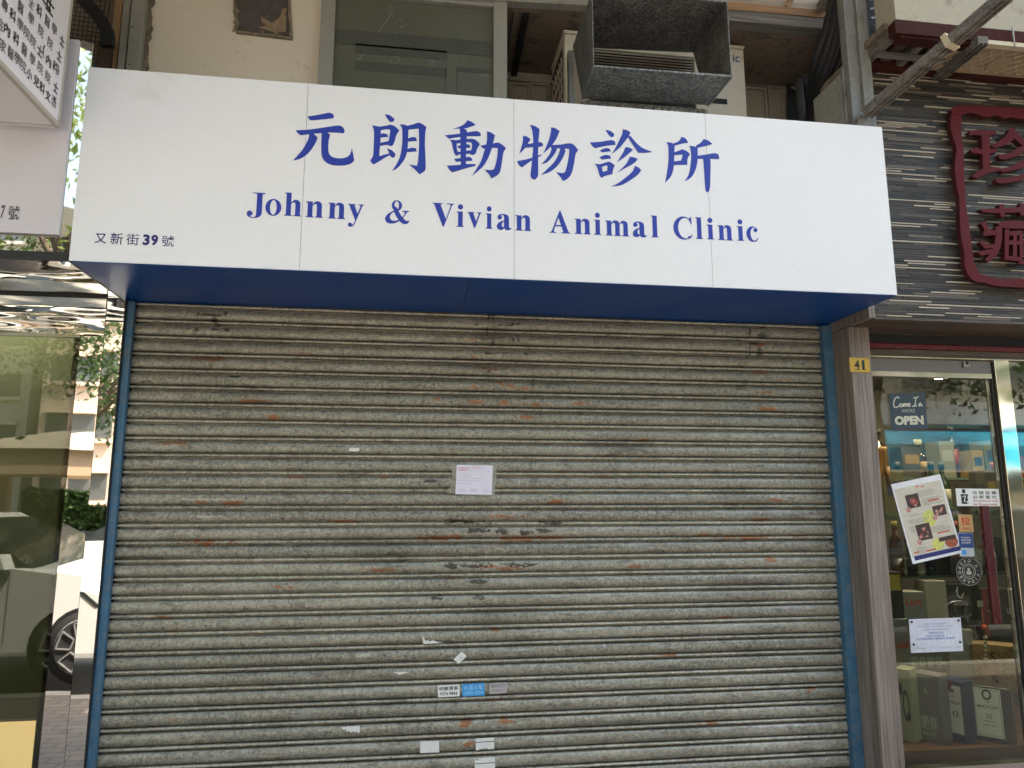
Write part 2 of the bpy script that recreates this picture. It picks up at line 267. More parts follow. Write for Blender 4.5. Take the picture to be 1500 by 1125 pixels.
# ------------------------------------------------------------------ mesh helpers
def add_box(bm, lo, hi, mi=0):
    x0, y0, z0 = lo; x1, y1, z1 = hi
    v = [bm.verts.new(p) for p in ((x0,y0,z0),(x1,y0,z0),(x1,y1,z0),(x0,y1,z0),(x0,y0,z1),(x1,y0,z1),(x1,y1,z1),(x0,y1,z1))]
    for f in ((0,3,2,1),(4,5,6,7),(0,1,5,4),(1,2,6,5),(2,3,7,6),(3,0,4,7)):
        fc = bm.faces.new([v[i] for i in f]); fc.material_index = mi
def box(lo, hi, bev=0):
    bm = bmesh.new(); add_box(bm, [min(a, b) for a, b in zip(lo, hi)], [max(a, b) for a, b in zip(lo, hi)])
    if bev: bmesh.ops.bevel(bm, geom=bm.edges[:], offset=bev, segments=2, affect='EDGES', profile=.5)
    return bm
def add_hexa(bm, a, b, mi=0):      # quads a (4 pts) and b (4 pts) joined
    v = [bm.verts.new(p) for p in a]+[bm.verts.new(p) for p in b]
    for f in ((0,1,2,3),(7,6,5,4),(0,4,5,1),(1,5,6,2),(2,6,7,3),(3,7,4,0)):
        fc = bm.faces.new([v[i] for i in f]); fc.material_index = mi
def add_bar(bm, p, q, w, h, up=(0, 0, 1)):
    p, q = Vector(p), Vector(q); d = (q-p).normalized(); s = d.cross(Vector(up)).normalized()*w/2; t = s.cross(d).normalized()*h/2
    add_hexa(bm, [p-s-t, p+s-t, p+s+t, p-s+t], [q-s-t, q+s-t, q+s+t, q-s+t])
def add_tube(bm, pts, r, n=10, r1=None, cap=True):
    pts = [Vector(p) for p in pts]; rings = []; m = len(pts)
    for i, p in enumerate(pts):
        d = (pts[min(i+1, m-1)]-pts[max(i-1, 0)]).normalized(); a = Vector((0, 0, 1)) if abs(d.z) < .9 else Vector((1, 0, 0))
        s = d.cross(a).normalized(); t = s.cross(d); rr = r if r1 is None else r+(r1-r)*i/(m-1)
        rings.append([bm.verts.new(p+s*math.cos(k*2*math.pi/n)*rr+t*math.sin(k*2*math.pi/n)*rr) for k in range(n)])
    for i in range(m-1):
        for k in range(n):
            f = bm.faces.new((rings[i][k], rings[i][(k+1) % n], rings[i+1][(k+1) % n], rings[i+1][k])); f.smooth = True
    if cap: bm.faces.new(rings[0][::-1]); bm.faces.new(rings[-1])
def curve_pts(P, n=8):
    P = [Vector(p) for p in P]; out = []
    for i in range(len(P)-1):
        p0, p1, p2, p3 = P[max(i-1, 0)], P[i], P[i+1], P[min(i+2, len(P)-1)]
        for k in range(n):
            t = k/n; out.append(.5*((2*p1)+(p2-p0)*t+(2*p0-5*p1+4*p2-p3)*t*t+(3*p1-p0-3*p2+p3)*t**3))
    out.append(P[-1]); return out
def add_lathe(bm, prof, c=(0, 0, 0), n=16, axis='z'):
    rings = []
    for r, z in prof:
        ring = []
        for k in range(n):
            a = 2*math.pi*k/n; x, y = r*math.cos(a), r*math.sin(a)
            p = (x, y, z) if axis == 'z' else (x, z, y)
            ring.append(bm.verts.new((p[0]+c[0], p[1]+c[1], p[2]+c[2])))
        rings.append(ring)
    for i in range(len(rings)-1):
        for k in range(n):
            f = bm.faces.new((rings[i][k], rings[i][(k+1) % n], rings[i+1][(k+1) % n], rings[i+1][k])); f.smooth = True
    bm.faces.new(rings[0][::-1]); bm.faces.new(rings[-1])
def tag(o, label=None, cat=None, group=None, kind=None):
    if label: o['label'] = label
    if cat: o['category'] = cat
    if group: o['group'] = group
    if kind: o['kind'] = kind
    return o
def wpos(o):
    v = Vector(o.location)
    while o.parent: o = o.parent; v = v+Vector(o.location)
    return v
def obj(name, bm, mat, parent=None, origin=None, smooth=False):
    me = bpy.data.meshes.new(name); bmesh.ops.recalc_face_normals(bm, faces=bm.faces[:]); 
    if origin is None:
        if len(bm.verts):
            xs = [v.co for v in bm.verts]; origin = Vector(((min(c.x for c in xs)+max(c.x for c in xs))/2, (min(c.y for c in xs)+max(c.y for c in xs))/2, min(c.z for c in xs)))
        else: origin = Vector()
    origin = Vector(origin); bmesh.ops.translate(bm, verts=bm.verts[:], vec=-origin)
    bm.to_mesh(me); bm.free()
    for k in (mat if isinstance(mat, (list, tuple)) else [mat]): me.materials.append(MT[k] if isinstance(k, str) else k)
    if smooth:
        for p in me.polygons: p.use_smooth = True
    o = bpy.data.objects.new(name, me); COL.objects.link(o)
    if parent: o.parent = parent; o.location = origin-wpos(parent)
    else: o.location = origin
    return o
def thing(name, label, cat, loc, group=None):
    o = bpy.data.objects.new(name, None); COL.objects.link(o); o.location = loc; o.empty_display_size = .1
    return tag(o, label, cat, group)
def bevel(bm, w=.002, seg=2):
    bmesh.ops.bevel(bm, geom=bm.edges[:], offset=w, segments=seg, affect='EDGES', profile=.5); return bm
# ---- printed shapes: outlines laid on a surface
class Surf:
    def __init__(s, o, u, v, n): s.o, s.u, s.v, s.n = Vector(o), Vector(u), Vector(v), Vector(n).normalized()
    def p(s, a, b, h=0): return s.o+s.u*a+s.v*b+s.n*h
def smooth_outline(P, closed=True, sub=4, sharp=50):
    n = len(P); P = [Vector((p[0], p[1])) for p in P]; sh = []
    for i in range(n):
        a = (P[i]-P[i-1]); b = (P[(i+1) % n]-P[i])
        ang = math.degrees(a.angle(b)) if a.length > 1e-9 and b.length > 1e-9 else 180
        sh.append(ang > sharp)
    out = []
    for i in range(n):
        p1, p2 = P[i], P[(i+1) % n]; d = p2-p1
        t1 = d if sh[i] else (P[(i+1) % n]-P[i-1])*.5
        t2 = d if sh[(i+1) % n] else (P[(i+2) % n]-P[i])*.5
        if t1.length > d.length*1.2: t1 = t1.normalized()*d.length*1.2
        if t2.length > d.length*1.2: t2 = t2.normalized()*d.length*1.2
        for k in range(sub):
            t = k/sub; h1 = 2*t**3-3*t*t+1; h2 = t**3-2*t*t+t; h3 = -2*t**3+3*t*t; h4 = t**3-t*t
            out.append(p1*h1+t1*h2+p2*h3+t2*h4)
    return out
def add_shape(bm, loops, f, th, base=0.0, mi=0):      # loops: outer (+ holes); f(a,b,h)->world
    tris = tessellate_polygon([[Vector((p[0], p[1], 0)) for p in lp] for lp in loops])
    flat = [p for lp in loops for p in lp]
    top = [bm.verts.new(f(p[0], p[1], base+th)) for p in flat]; bot = [bm.verts.new(f(p[0], p[1], base)) for p in flat]
    for t in tris:
        try: fc = bm.faces.new([top[i] for i in t]); fc.material_index = mi
        except ValueError: pass
    k = 0
    for lp in loops:
        n = len(lp)
        for i in range(n):
            try: fc = bm.faces.new((top[k+i], top[k+(i+1) % n], bot[k+(i+1) % n], bot[k+i])); fc.material_index = mi
            except ValueError: pass
        k += n
TXC = {}
def text_loops(s, off=0.0):
    key = (s, off)
    if key in TXC: return TXC[key]
    c = bpy.data.curves.new('t', 'FONT'); c.body = s; c.size = 1; c.offset = off; c.resolution_u = 3
    o = bpy.data.objects.new('t', c); COL.objects.link(o); bpy.context.view_layer.update()
    dg = bpy.context.evaluated_depsgraph_get(); me = bpy.data.meshes.new_from_object(o.evaluated_get(dg))
    V = [(v.co.x, v.co.y) for v in me.vertices]; F = [tuple(p.vertices) for p in me.polygons]
    bpy.data.objects.remove(o); bpy.data.curves.remove(c); bpy.data.meshes.remove(me)
    TXC[key] = (V, F); return V, F
def add_text(bm, s, sf, a, b, h, w=None, off=0.0, lift=.0012, mi=0, em=None):
    """text standing on surface: left edge a, bottom b, height h (of the ink box), width w"""
    V, F = text_loops(s, off)
    if not V: return
    x0, x1 = min(v[0] for v in V), max(v[0] for v in V); y0, y1 = min(v[1] for v in V), max(v[1] for v in V)
    sy = h/(y1-y0); sx = sy if w is None else w/(x1-x0)
    vs = [bm.verts.new(sf.p(a+(v[0]-x0)*sx, b+(v[1]-y0)*sy, lift)) for v in V]
    for f in F:
        try: fc = bm.faces.new([vs[i] for i in f]); fc.material_index = mi
        except ValueError: pass
def add_rect(bm, sf, a0, b0, a1, b1, lift=.001, mi=0):
    f = bm.faces.new([bm.verts.new(sf.p(*q, lift)) for q in ((a0, b0), (a1, b0), (a1, b1), (a0, b1))]); f.material_index = mi
def add_disc(bm, sf, a, b, r, r2=None, lift=.001, n=24, mi=0, ry=None):
    ry = ry or r
    if r2 is None:
        f = bm.faces.new([bm.verts.new(sf.p(a+r*math.cos(2*math.pi*k/n), b+ry*math.sin(2*math.pi*k/n), lift)) for k in range(n)]); f.material_index = mi
    else:
        o = [bm.verts.new(sf.p(a+r*math.cos(2*math.pi*k/n), b+r*math.sin(2*math.pi*k/n), lift)) for k in range(n)]
        i = [bm.verts.new(sf.p(a+r2*math.cos(2*math.pi*k/n), b+r2*math.sin(2*math.pi*k/n), lift)) for k in range(n)]
        for k in range(n): f = bm.faces.new((o[k], o[(k+1) % n], i[(k+1) % n], i[k])); f.material_index = mi
def card(name, label, cat, TL, TR, BL, mat, y=None, th=.0006, parent=None, group=None, front=None):
    """thin card from three corners; returns thing, surface with unit 0..1 coords (a right, b up from the bottom)"""
    if y is not None: TL, TR, BL = at(*TL, y), at(*TR, y), at(*BL, y)
    TL, TR, BL = Vector(TL), Vector(TR), Vector(BL); u = TR-TL; v = TL-BL; n = u.cross(v).normalized()
    if n.y > 0 and front is None: n = -n
    sf = Surf(BL, u, v, n); t = thing(name, label, cat, (BL+u/2), group)
    bm = bmesh.new(); add_hexa(bm, [sf.p(0, 0, 0), sf.p(1, 0, 0), sf.p(1, 1, 0), sf.p(0, 1, 0)], [sf.p(0, 0, th), sf.p(1, 0, th), sf.p(1, 1, th), sf.p(0, 1, th)])
    obj('sheet', bm, mat, t); sf.th = th; return t, sf
def quad_prism(name, q, th, mat, parent=None):     # q four pts ccw; thickness backward +y
    bm = bmesh.new(); add_hexa(bm, [Vector(p) for p in q], [Vector(p)+Vector((0, th, 0)) for p in q]); return obj(name, bm, mat, parent)
# ================================================================== SETTING
KY = -4.95      # kerb line
bm = bmesh.new()
bmesh.ops.create_grid(bm, x_segments=1, y_segments=1, size=1)
for v in bm.verts: v.co = Vector((v.co.x*40, -8+v.co.y*0+(v.co.y*5.6), 0))
for v in bm.verts: v.co.y = 0.3 if v.co.y > -8 else -3.35
def paving_mat():
    m = M('grey_brown_paving', (.30, .25, .21), .7, var=.2, scale=3, fine=80, bump=.15); N, L = nodes_of(m)
    b = N['Principled BSDF']; g = N.new('ShaderNodeNewGeometry'); br = N.new('ShaderNodeTexBrick')
    br.inputs['Scale'].default_value = 1; br.inputs['Brick Width'].default_value = .2; br.inputs['Row Height'].default_value = .1; br.inputs['Mortar Size'].default_value = .004
    br.inputs['Color1'].default_value = (.25, .20, .165, 1); br.inputs['Color2'].default_value = (.18, .16, .14, 1); br.inputs['Mortar'].default_value = (.07, .06, .05, 1)
    L.new(g.outputs['Position'], br.inputs['Vector']); L.new(br.outputs[0], b.inputs['Base Color']); return m
MT['paving'] = paving_mat()
MT['asphalt'] = M('asphalt', (.11, .105, .10), .85, var=.2, scale=2, fine=150, bump=.3)
MT['kerbstone'] = M('kerb_granite', (.34, .32, .29), .8, var=.15)
bmesh.ops.delete(bm, geom=bm.verts[:], context='VERTS')
add_box(bm, (-40, -3.45, -.3), (40, .3, 0)); tag(obj('pavement', bm, 'paving'), kind='structure')
bm = box((-40, -3.6, -.3), (40, -3.452, .004)); tag(obj('kerb', bm, 'kerbstone'), kind='structure')
bm = box((-160, -11.0, -.32), (160, -3.602, -.14)); tag(obj('road', bm, 'asphalt'), kind='structure')
bm = box((-160, -140, -.34), (160, -11.002, -.004)); tag(obj('ground', bm, M('park_ground', (.24, .20, .15), .9, var=.3, scale=.6)), kind='structure')

# ---------------- the building that carries everything
MT['upper'] = M('upper_wall_render', (.44, .37, .28), .9, var=.1, scale=1.2, dirt=.25, dirtcol=(.2, .17, .13))
t = thing('building', 'old cream rendered building over the shopfronts with timber framed upper openings', 'building', (1.7, 3, 0))
bm = bmesh.new()
add_box(bm, (-10, .02, 4.22), (14, 6, 9.6)); add_box(bm, (-10, 2.3, 0), (14, 6, 4.22)); obj('upper_wall', bm, 'upper', t)
bm = box((-10, -1.5, 4.60), (3.2, .02, 4.75)); obj('added_shade_slab', bm, 'concrete', t)  # unseen overhang, added to darken the upper part of the sign
bm = box((-7, -2.2, 4.35), (1.6, -.25, 4.45)); obj('added_shade_canopy', bm, 'greywood', t)  # added out of view to block sky over the sign's upper left
# cream wall panel with fallen tile patch
Y0 = 0.0
def wquad(name, u0, v0, u1, v1, y, mat, parent, d=.05, extra=0):
    a = at(u0, v1, y); b = at(u1, v0, y); return obj(name, box((a.x, y, a.z-extra), (b.x, y+d, b.z+extra)), mat, parent)
zt = 4.22
xl, xr = at(211, 100, 0).x, at(470, 100, 0).x
obj('cream_panel', box((xl, 0, 2.62), (xr, .12, zt)), 'cream', t)
# ragged strip of broken plaster along the edge beside the left post
bm = bmesh.new(); P = []
for i in range(40):
    z = 3.2+i*.026; P.append((xl-.004+random.uniform(0, .018), z))
lp = [(xl-.02, 3.2)]+P[:0]+[(p[0]+.012, p[1]) for p in P]+[(xl-.02, P[-1][1])]
add_shape(bm, [lp], lambda a, b, h: Vector((a, -h, b)), .010, .0); obj('broken_plaster', bm, 'plaster_edge', t)
# dark patch of bare render, v 0..55
sfW = Surf((0, 0, 0), (1, 0, 0), (0, 0, 1), (0, -1, 0))
def px(pts, y=0.0): return [(at(u, v, y).x, at(u, v, y).z) for u, v in pts]
o1 = px([(340,-40),(343,10),(347,44),(372,48),(400,50),(424,54),(423,30),(421,0),(420,-40)])
bm = bmesh.new(); add_shape(bm, [smooth_outline(o1, sub=5)], lambda a, b, h: Vector((a+random.uniform(-.002, .002), -h, b+random.uniform(-.002, .002))), .006, .001); obj('render_patch', bm, 'tilepatch', t)
bm = bmesh.new()
for pts in ([(383,26),(391,31),(399,36),(408,30),(417,14),(420,30),(419,48),(405,50),(394,47),(380,42),(391,40),(384,34)], [(343,2),(346,10),(351,18),(348,26),(352,40),(346,43)]):
    add_shape(bm, [px(pts)], lambda a, b, h: Vector((a, -h, b)), .010, .001)
for k in range(60):
    u, v = random.choice(((345,20),(347,38),(420,20),(410,44),(395,36),(385,48)));  u += random.gauss(0, 4); v += random.gauss(0, 6)
    if not (342 < u < 423 and -10 < v < 52): continue
    r_ = random.uniform(.8, 3); add_shape(bm, [px([(u+r_*math.cos(a_)*random.uniform(.4, 1.3), v+r_*math.sin(a_)*random.uniform(.4, 1.3)) for a_ in [i_*6.283/7 for i_ in range(7)]])], lambda a, b, h: Vector((a, -h, b)), .0085+k*.00002, .001)
o = obj('plaster_scab', bm, M('tan_flakes', (.27, .19, .12), .9, var=.3, scale=40, bump=.5), t); o['kind'] = 'stuff'
bm = bmesh.new()
for a, b2 in (((341,-40),(347,46)), ((421,-40),(427,56)), ((346,47),(428,57))):
    p, q = at(*a, -.006), at(*b2, -.006); add_bar(bm, p, q, .012, .016, (0, 1, 0))
obj('patch_rim', bm, 'plaster_edge', t)

# ---------------- framed window above the sign
t = thing('framed_window', 'grey green frosted window with scratched pane between two weathered aluminium posts above the sign', 'window', (at(606, 130, 0).x, 0, 3.2))
def post(name, u0, u1, vref, y, d, mat, parent, z0=2.6, z1=4.4):
    a = at(u0, vref, y).x; b = at(u1, vref, y).x
    return obj(name, box((a, y, z0), (b, y+d, z1), .003), mat, parent)
post('mullion', 468, 489, 60, -.05, .09, 'alu', t)
post('mullion', 723, 743, 60, -.05, .09, 'alu', t)
a = at(489, 60, -.02); b = at(723, 60, -.02)
zA = at(600, 3, -.02).z
obj('pane', box((a.x+.002, -.02, 2.6), (b.x-.002, -.012, zA-.002)), 'green_pane', t)
obj('head_rail', box((a.x+.002, -.045, zA), (b.x-.002, .03, zA+.05), .003), 'alu', t)
bm = bmesh.new(); p0, p1 = at(575, 18, -.0215), at(520, 95, -.0215); add_bar(bm, p0, p1, .0022, .0008, (0, 1, 0))
for k in range(46):
    cu, cv = random.choice(((578,35),(640,80),(585,85),(635,68),(600,118),(570,90),(632,92)))
    u, v = cu+random.gauss(0, 9), cv+random.gauss(0, 8); l = random.uniform(2, 7); an = random.uniform(0, 3.1)
    if v < 8: continue
    add_bar(bm, at(u, v, -.0213), at(u+l*math.cos(an), v+l*math.sin(an), -.0213), .0015, .0006, (0, 1, 0))
obj('scratch', bm, M('scratch_white', (.30, .31, .28), .6, bump=0), t)
# reflection of a panelled door, put into the pane as thin dark bars
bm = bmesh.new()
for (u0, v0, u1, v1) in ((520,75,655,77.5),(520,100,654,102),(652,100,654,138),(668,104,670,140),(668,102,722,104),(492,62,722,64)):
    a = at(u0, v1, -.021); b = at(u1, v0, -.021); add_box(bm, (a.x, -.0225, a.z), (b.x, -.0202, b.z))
obj('pane_reflection', bm, M('pane_reflection_tone', (.075, .08, .068), .4), t)

# ---------------- posts at the left of the cream wall
t = thing('corner_post', 'riveted pale aluminium channels with a timber batten left of the cream wall', 'post', (at(188, 95, -.05).x, -.05, 2.6))
post('channel', 188.5, 208, 50, -.05, .06, 'alu', t); post('channel', 176, 187, 50, -.04, .05, 'alu', t); post('batten', 163.5, 175, 50, -.03, .05, 'postwood', t)
for (u, v) in ((194, 39), (189.5, 94)):
    bm = bmesh.new(); p = at(u, v, -.052); add_lathe(bm, [(.0035, -.001), (.0035, .002)], (p.x, p.y, p.z), 8, 'y'); obj('rivet', bm, 'black', t)
# dark curved bracket between posts and lightbox
t = thing('curved_bracket', 'black curved steel bracket beside the timber batten at the top left corner', 'bracket', at(150, 70, -.12))
bm = bmesh.new(); P = [at(100, -30, -.12), at(122, 0, -.12), at(142, 22, -.12), at(154, 40, -.12), at(158, 52, -.12), at(157, 68, -.12)]
P = curve_pts(P, 6)
for i in range(len(P)-1): add_bar(bm, P[i], P[i+1]+(P[i+1]-P[i])*.15, .055, .03, (0, 1, 0))
obj('bar', bm, 'black', t)
bm = box((at(139, 97, -.06).x, -.06, 3.05), (at(160, 97, -.06).x, .0, at(150, 60, -.06).z)); obj('back_plate', bm, M('rusty_dark_plate', (.05, .03, .02), .8, var=.4), t)
# wire mesh panel and mirror-backed void behind the bracket
t = thing('mesh_screen', 'dark wire mesh screen behind the black curved bracket', 'screen', at(130, 20, .25))
a, b = at(95, 105, .25), at(163, -60, .25)
obj('backing', box((a.x-.3, .30, 3.0), (b.x+.02, .33, b.z+.3)), M('dim_backing', (.16, .13, .10), .9, var=.3), t)
bm = bmesh.new()
for i in range(24):
    x = a.x+i*.022
    if x < b.x: add_bar(bm, (x, .25, 3.3), (x+.03, .25, b.z), .003, .003, (0, 1, 0))
for i in range(40):
    z = 3.3+i*.025
    if z < b.z: add_bar(bm, (a.x, .246, z), (b.x, .246, z-.01), .003, .003, (0, 1, 0))
o = obj('wire', bm, 'rubber', t); o['kind'] = 'stuff'

# ---------------- recess with AC units: a dark balcony void behind y=0
xa, xb = at(743, 100, 0).x, at(1206, 100, 0).x
t = thing('loggia', 'dark timber lined loggia opening above the sign with panelled cupboard at its back', 'loggia', ((xa+xb)/2, 1, 3.2))
DY = .80
obj('back_wall', box((xa-.3, DY, 2.6), (xb+.6, DY+.05, 4.5)), 'recess', t)
zc = at(800, 15, 0.02).z
bm = bmesh.new(); add_hexa(bm, [(xa-.05, .02, zc), (xb+.3, .02, zc), (xb+.3, DY, zc+.02), (xa-.05, DY, zc+.02)], [(xa-.05, .02, zc+.05), (xb+.3, .02, zc+.05), (xb+.3, DY, zc+.07), (xa-.05, DY, zc+.07)])
obj('ceiling', bm, 'recess', t)
obj('side_wall', box((xa-.06, .03, 2.6), (xa-.02, DY, zc)), 'recess', t)
obj('floor_board', box((xa-.3, .02, 2.9), (xb+.6, DY, 2.95)), 'recess', t)
for (u, w_) in ((756, .02), (770, .035)):
    p = at(u, 18, .05); q = at(u-12+w_*100, 80, DY-.1)
    bm = bmesh.new(); add_bar(bm, (p.x, .05, zc-.012), (p.x+.02, DY, zc-.012), w_, .02); obj('ceiling_batten', bm, 'dark' if w_ > .03 else 'recess', t)
def cupboard(u0, v0, u1, yb, panels):
    a = at(u0, v0, yb); b = at(u1, v0, yb)
    obj('cupboard', box((a.x, yb, 2.95), (b.x, yb+.04, a.z)), 'oldpaint', t)
    obj('cupboard_rail', box((a.x-.01, yb-.02, a.z-.05), (b.x+.01, yb-.001, a.z+.004)), 'oldpaint', t)
    obj('cupboard_stile', box((b.x-.05, yb-.018, 2.95), (b.x, yb-.001, a.z-.052)), 'oldpaint', t)
    for (p0, p1, pv) in panels:
        c = at(p0, pv, yb); d = at(p1, pv, yb); bm = bmesh.new()
        for (lo, hi) in (((c.x, yb-.014, 2.95), (c.x+.015, yb-.001, c.z)), ((d.x-.015, yb-.014, 2.95), (d.x, yb-.001, c.z)), ((c.x+.0152, yb-.014, c.z-.015), (d.x-.0152, yb-.001, c.z))): add_box(bm, lo, hi)
        obj('moulding', bm, 'oldpaint', t)
cupboard(740, 108, 832, .62, ((748, 776, 122), (777, 804, 122)))
cupboard(1080, 114, 1153, .55, ((1090, 1121, 128), (1123, 1146, 126)))
a, b = at(742, 82, .74), at(840, 82, .74)
for k in range(3): obj('back_rail', box((a.x-.1, .72-k*.03, a.z-.16+k*.055), (b.x+1.9, .79-k*.03, a.z-.115+k*.055)), 'recess', t)
p = at(1120, 105, .8); bm = bmesh.new(); add_bar(bm, at(1113, 112, .56), at(1124, 97, .56), .03, .03); tag(obj('brick_chip', bm, M('brick_red', (.16, .05, .04), .8)), 'dull red brick piece lying on top of the grey cupboard', 'brick')

# top beams in front of the recess
def hbeam(name, label, cat, uvL, uvR, y, h, d, mat, group=None):
    p, q = at(*uvL, y), at(*uvR, y); bm = bmesh.new()
    add_hexa(bm, [p, q, q+Vector((0, 0, h)), p+Vector((0, 0, h))], [p+Vector((0, d, 0)), q+Vector((0, d, 0)), q+Vector((0, d, h)), p+Vector((0, d, h))])
    return tag(obj(name, bm, mat), label, cat, group)
hbeam('window_head_beam', 'pale painted head rail running across above the frosted window and the air conditioner', 'beam', (660, -3), (868, 8), -.06, .05, .05, 'alu')
hbeam('window_head_batten', 'dark brown batten just under the pale head rail left of the zinc hood', 'batten', (560, -3), (868, 14), -.02, .025, .05, 'recess')
hbeam('grey_beam', 'weathered grey timber beam right of the zinc hood', 'beam', (1062, 29), (1225, 44), -.06, .062, .08, 'greywood')
hbeam('brown_batten', 'dark brown batten under the weathered grey beam right of the zinc hood', 'batten', (1062, 36), (1225, 52), -.01, .03, .06, 'recess')
hbeam('orange_beam', 'raw orange timber beam resting on the weathered grey beam', 'beam', (1060, 13), (1225, 27), -.03, .045, .06, 'orangewood')
hbeam('top_rail', 'thin pale timber rail at the top edge above the orange beam', 'rail', (1040, 2), (1230, 14), .02, .028, .05, 'alu')
t = thing('cross_batten', 'short slanting batten between the top rails above the orange beam', 'batten', at(1158, 5, .0))
bm = bmesh.new(); add_bar(bm, at(1153, 12, .0), at(1163, -12, .0), .03, .02, (0, 1, 0)); obj('bar', bm, 'orangewood', t)
t = thing('round_timber', 'sawn round timber end sticking out under the top rail near the black hoses', 'timber', at(1205, 5, -.02))
bm = bmesh.new(); add_tube(bm, [at(1204, 9, -.08), at(1216, -16, .2)], .028, 12); obj('log', bm, 'greywood', t)

# ---------------- air conditioner and its zinc hood
yA = .10
t = thing('air_conditioner', 'beige outdoor air conditioner unit standing in the loggia behind the zinc hood', 'air conditioner', (at(960, 150, yA).x, .3, 2.95))
xL, xR = at(827, 100, yA).x, at(1092, 110, yA).x; zT = at(960, 60, yA).z
bm = box((xL, yA, 2.95), (xR, yA+.34, zT), .012); obj('casing', bm, 'acbody', t)
obj('top_cover', box((xL-.004, yA-.004, zT+.001), (xR+.004, yA+.344, zT+.018), .006), 'acbody', t)
# side grille: wavy fins
bm = bmesh.new()
for k in range(5):
    y = yA+.06+k*.055
    P = [Vector((xL-.004, y+.012*math.sin(z*80), z)) for z in np.arange(3.15, zT-.1, .012)]
    add_tube(bm, P, .006, 5)
o = obj('side_grille', bm, 'acgrille', t)
obj('side_void', box((xL-.0025, yA+.04, 3.1), (xL-.0005, yA+.31, zT-.06)), 'dark', t)
x0, x1 = at(868, 90, yA).x-.02, at(1020, 90, yA).x; z1 = at(940, 76, yA).z
obj('outlet_void', box((x0, yA-.004, 3.1), (x1-.012, yA-.0006, z1-.02)), 'dark', t)
obj('outlet_frame', box((x0, yA-.02, z1-.018), (x1, yA-.001, z1), .003), 'acbody', t)
obj('outlet_frame', box((x1-.02, yA-.02, 3.1), (x1, yA-.001, z1-.019), .003), 'acbody', t)
for k in range(9):
    z = z1-.032-k*.0165; bm = bmesh.new(); add_hexa(bm, [(x0, yA-.014, z), (x1-.021, yA-.014, z), (x1-.021, yA-.014, z+.0055), (x0, yA-.014, z+.0055)], [(x0, yA-.005, z+.004), (x1-.021, yA-.005, z+.004), (x1-.021, yA-.005, z+.0095), (x0, yA-.005, z+.0095)]); obj('slat', bm, 'acgrille', t)
sfA = Surf((0, yA-.001, 0), (1, 0, 0), (0, 0, 1), (0, -1, 0))
bm = bmesh.new(); p = at(1073.5, 91, yA); q = at(1082.5, 80, yA); add_text(bm, 'ic', sfA, p.x, p.z, q.z-p.z, q.x-p.x, .012); obj('brand_lettering', bm, M('brand_blue', (.02, .05, .22), .5, bump=0), t)
p, q = at(1038, 151, yA), at(1065, 147, yA); obj('handle_slot', box((p.x, yA-.002, p.z), (q.x, yA-.0004, q.z+.006)), 'dark', t)
# hood
t = thing('zinc_hood', 'large spangled zinc exhaust hood jutting over the top edge of the white sign', 'hood', (2.3, -.2, 3.4))
FBL, FBR, FTL, FTR = at(869, 97, -.46), at(1072, 112, -.46), at(867, -12, -.46), at(1068, 3, -.46)
FTL.x = FBL.x; FTR.x = FBR.x
BTL, BTR = at(839, 68, .04), at(1016, 76, .04); BBL, BBR = at(853, 144.5, -.13), at(1037, 154, -.13)
th = .004
def sheet(name, q, mat='hood', off=None):
    bm = bmesh.new(); n = (Vector(q[1])-Vector(q[0])).cross(Vector(q[2])-Vector(q[1])).normalized()*th
    add_hexa(bm, [Vector(p) for p in q], [Vector(p)+n for p in q]); return obj(name, bm, mat, t)
sheet('left_cheek', (FBL, BBL, BTL, FTL)); sheet('right_cheek', (BBR, FBR, FTR, BTR)); sheet('underside', (FBR, BBR, BBL, FBL)); sheet('top_sheet', (FTL, BTL, BTR, FTR))
bm = bmesh.new(); 
for a, b in ((FBL, FBR), (FBR, FTR), (FTR, FTL), (FTL, FBL)): add_bar(bm, a, b, .007, .009)
obj('lip', bm, 'hood', t)
bm = bmesh.new(); add_bar(bm, FBL+Vector((0, .002, -.003)), BBL+Vector((0, 0, -.003)), .008, .006); add_bar(bm, FBR+Vector((0, .002, -.003)), BBR+Vector((0, 0, -.003)), .008, .006); obj('seam', bm, 'galv', t)
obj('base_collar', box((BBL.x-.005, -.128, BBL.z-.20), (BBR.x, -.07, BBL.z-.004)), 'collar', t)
a = at(831, 100, .06).x; b = at(839, 100, .06).x; obj('flange', box((a, .03, 3.2), (b, .06, BTL.z-.03)), 'galv', t)

# ---------------- hoses and pipes at the right of the loggia
t = thing('hose_bundle', 'thick bundle of black insulated hoses sweeping down beside the galvanised post', 'hoses', at(1215, 60, .05))
for k, (du, dy, rr) in enumerate(((0, 0, .034), (15, .04, .032), (-12, .05, .030), (24, .10, .030), (8, -.05, .024))):
    dy *= .8; P = [at(1238+du*.6, -60, -.30+dy), at(1230+du*.8, 0, -.28+dy), at(1222+du*.8, 45, -.22+dy), at(1209+du, 85, -.14+dy), at(1199+du*.6, 120, -.02+dy), at(1193+du*.4, 150, .10+dy), at(1192+du*.3, 190, .16+dy)]
    bm = bmesh.new(); add_tube(bm, curve_pts(P, 6), rr, 12); obj('hose', bm, 'rubber', t)
t = thing('grey_hose', 'looped grey drain hose between the cupboard and the black hose bundle', 'hose', at(1180, 150, .3))
P = [at(1196, 195, .3), at(1193, 160, .3), at(1187, 130, .3), at(1180, 115, .3), at(1172, 118, .3), at(1172, 140, .28), at(1178, 190, .25)]
bm = bmesh.new(); add_tube(bm, curve_pts(P, 6), .022, 12); obj('hose', bm, 'hose', t)
bm = bmesh.new(); add_tube(bm, curve_pts([at(1159, 128, .3), at(1165, 130, .3), at(1174, 142, .3)], 5), .007, 8); obj('clip', bm, 'galv', t)
t = thing('foam_pipe', 'thin cream insulated pipe hanging beside the black hoses', 'pipe', at(1194, 110, .2))
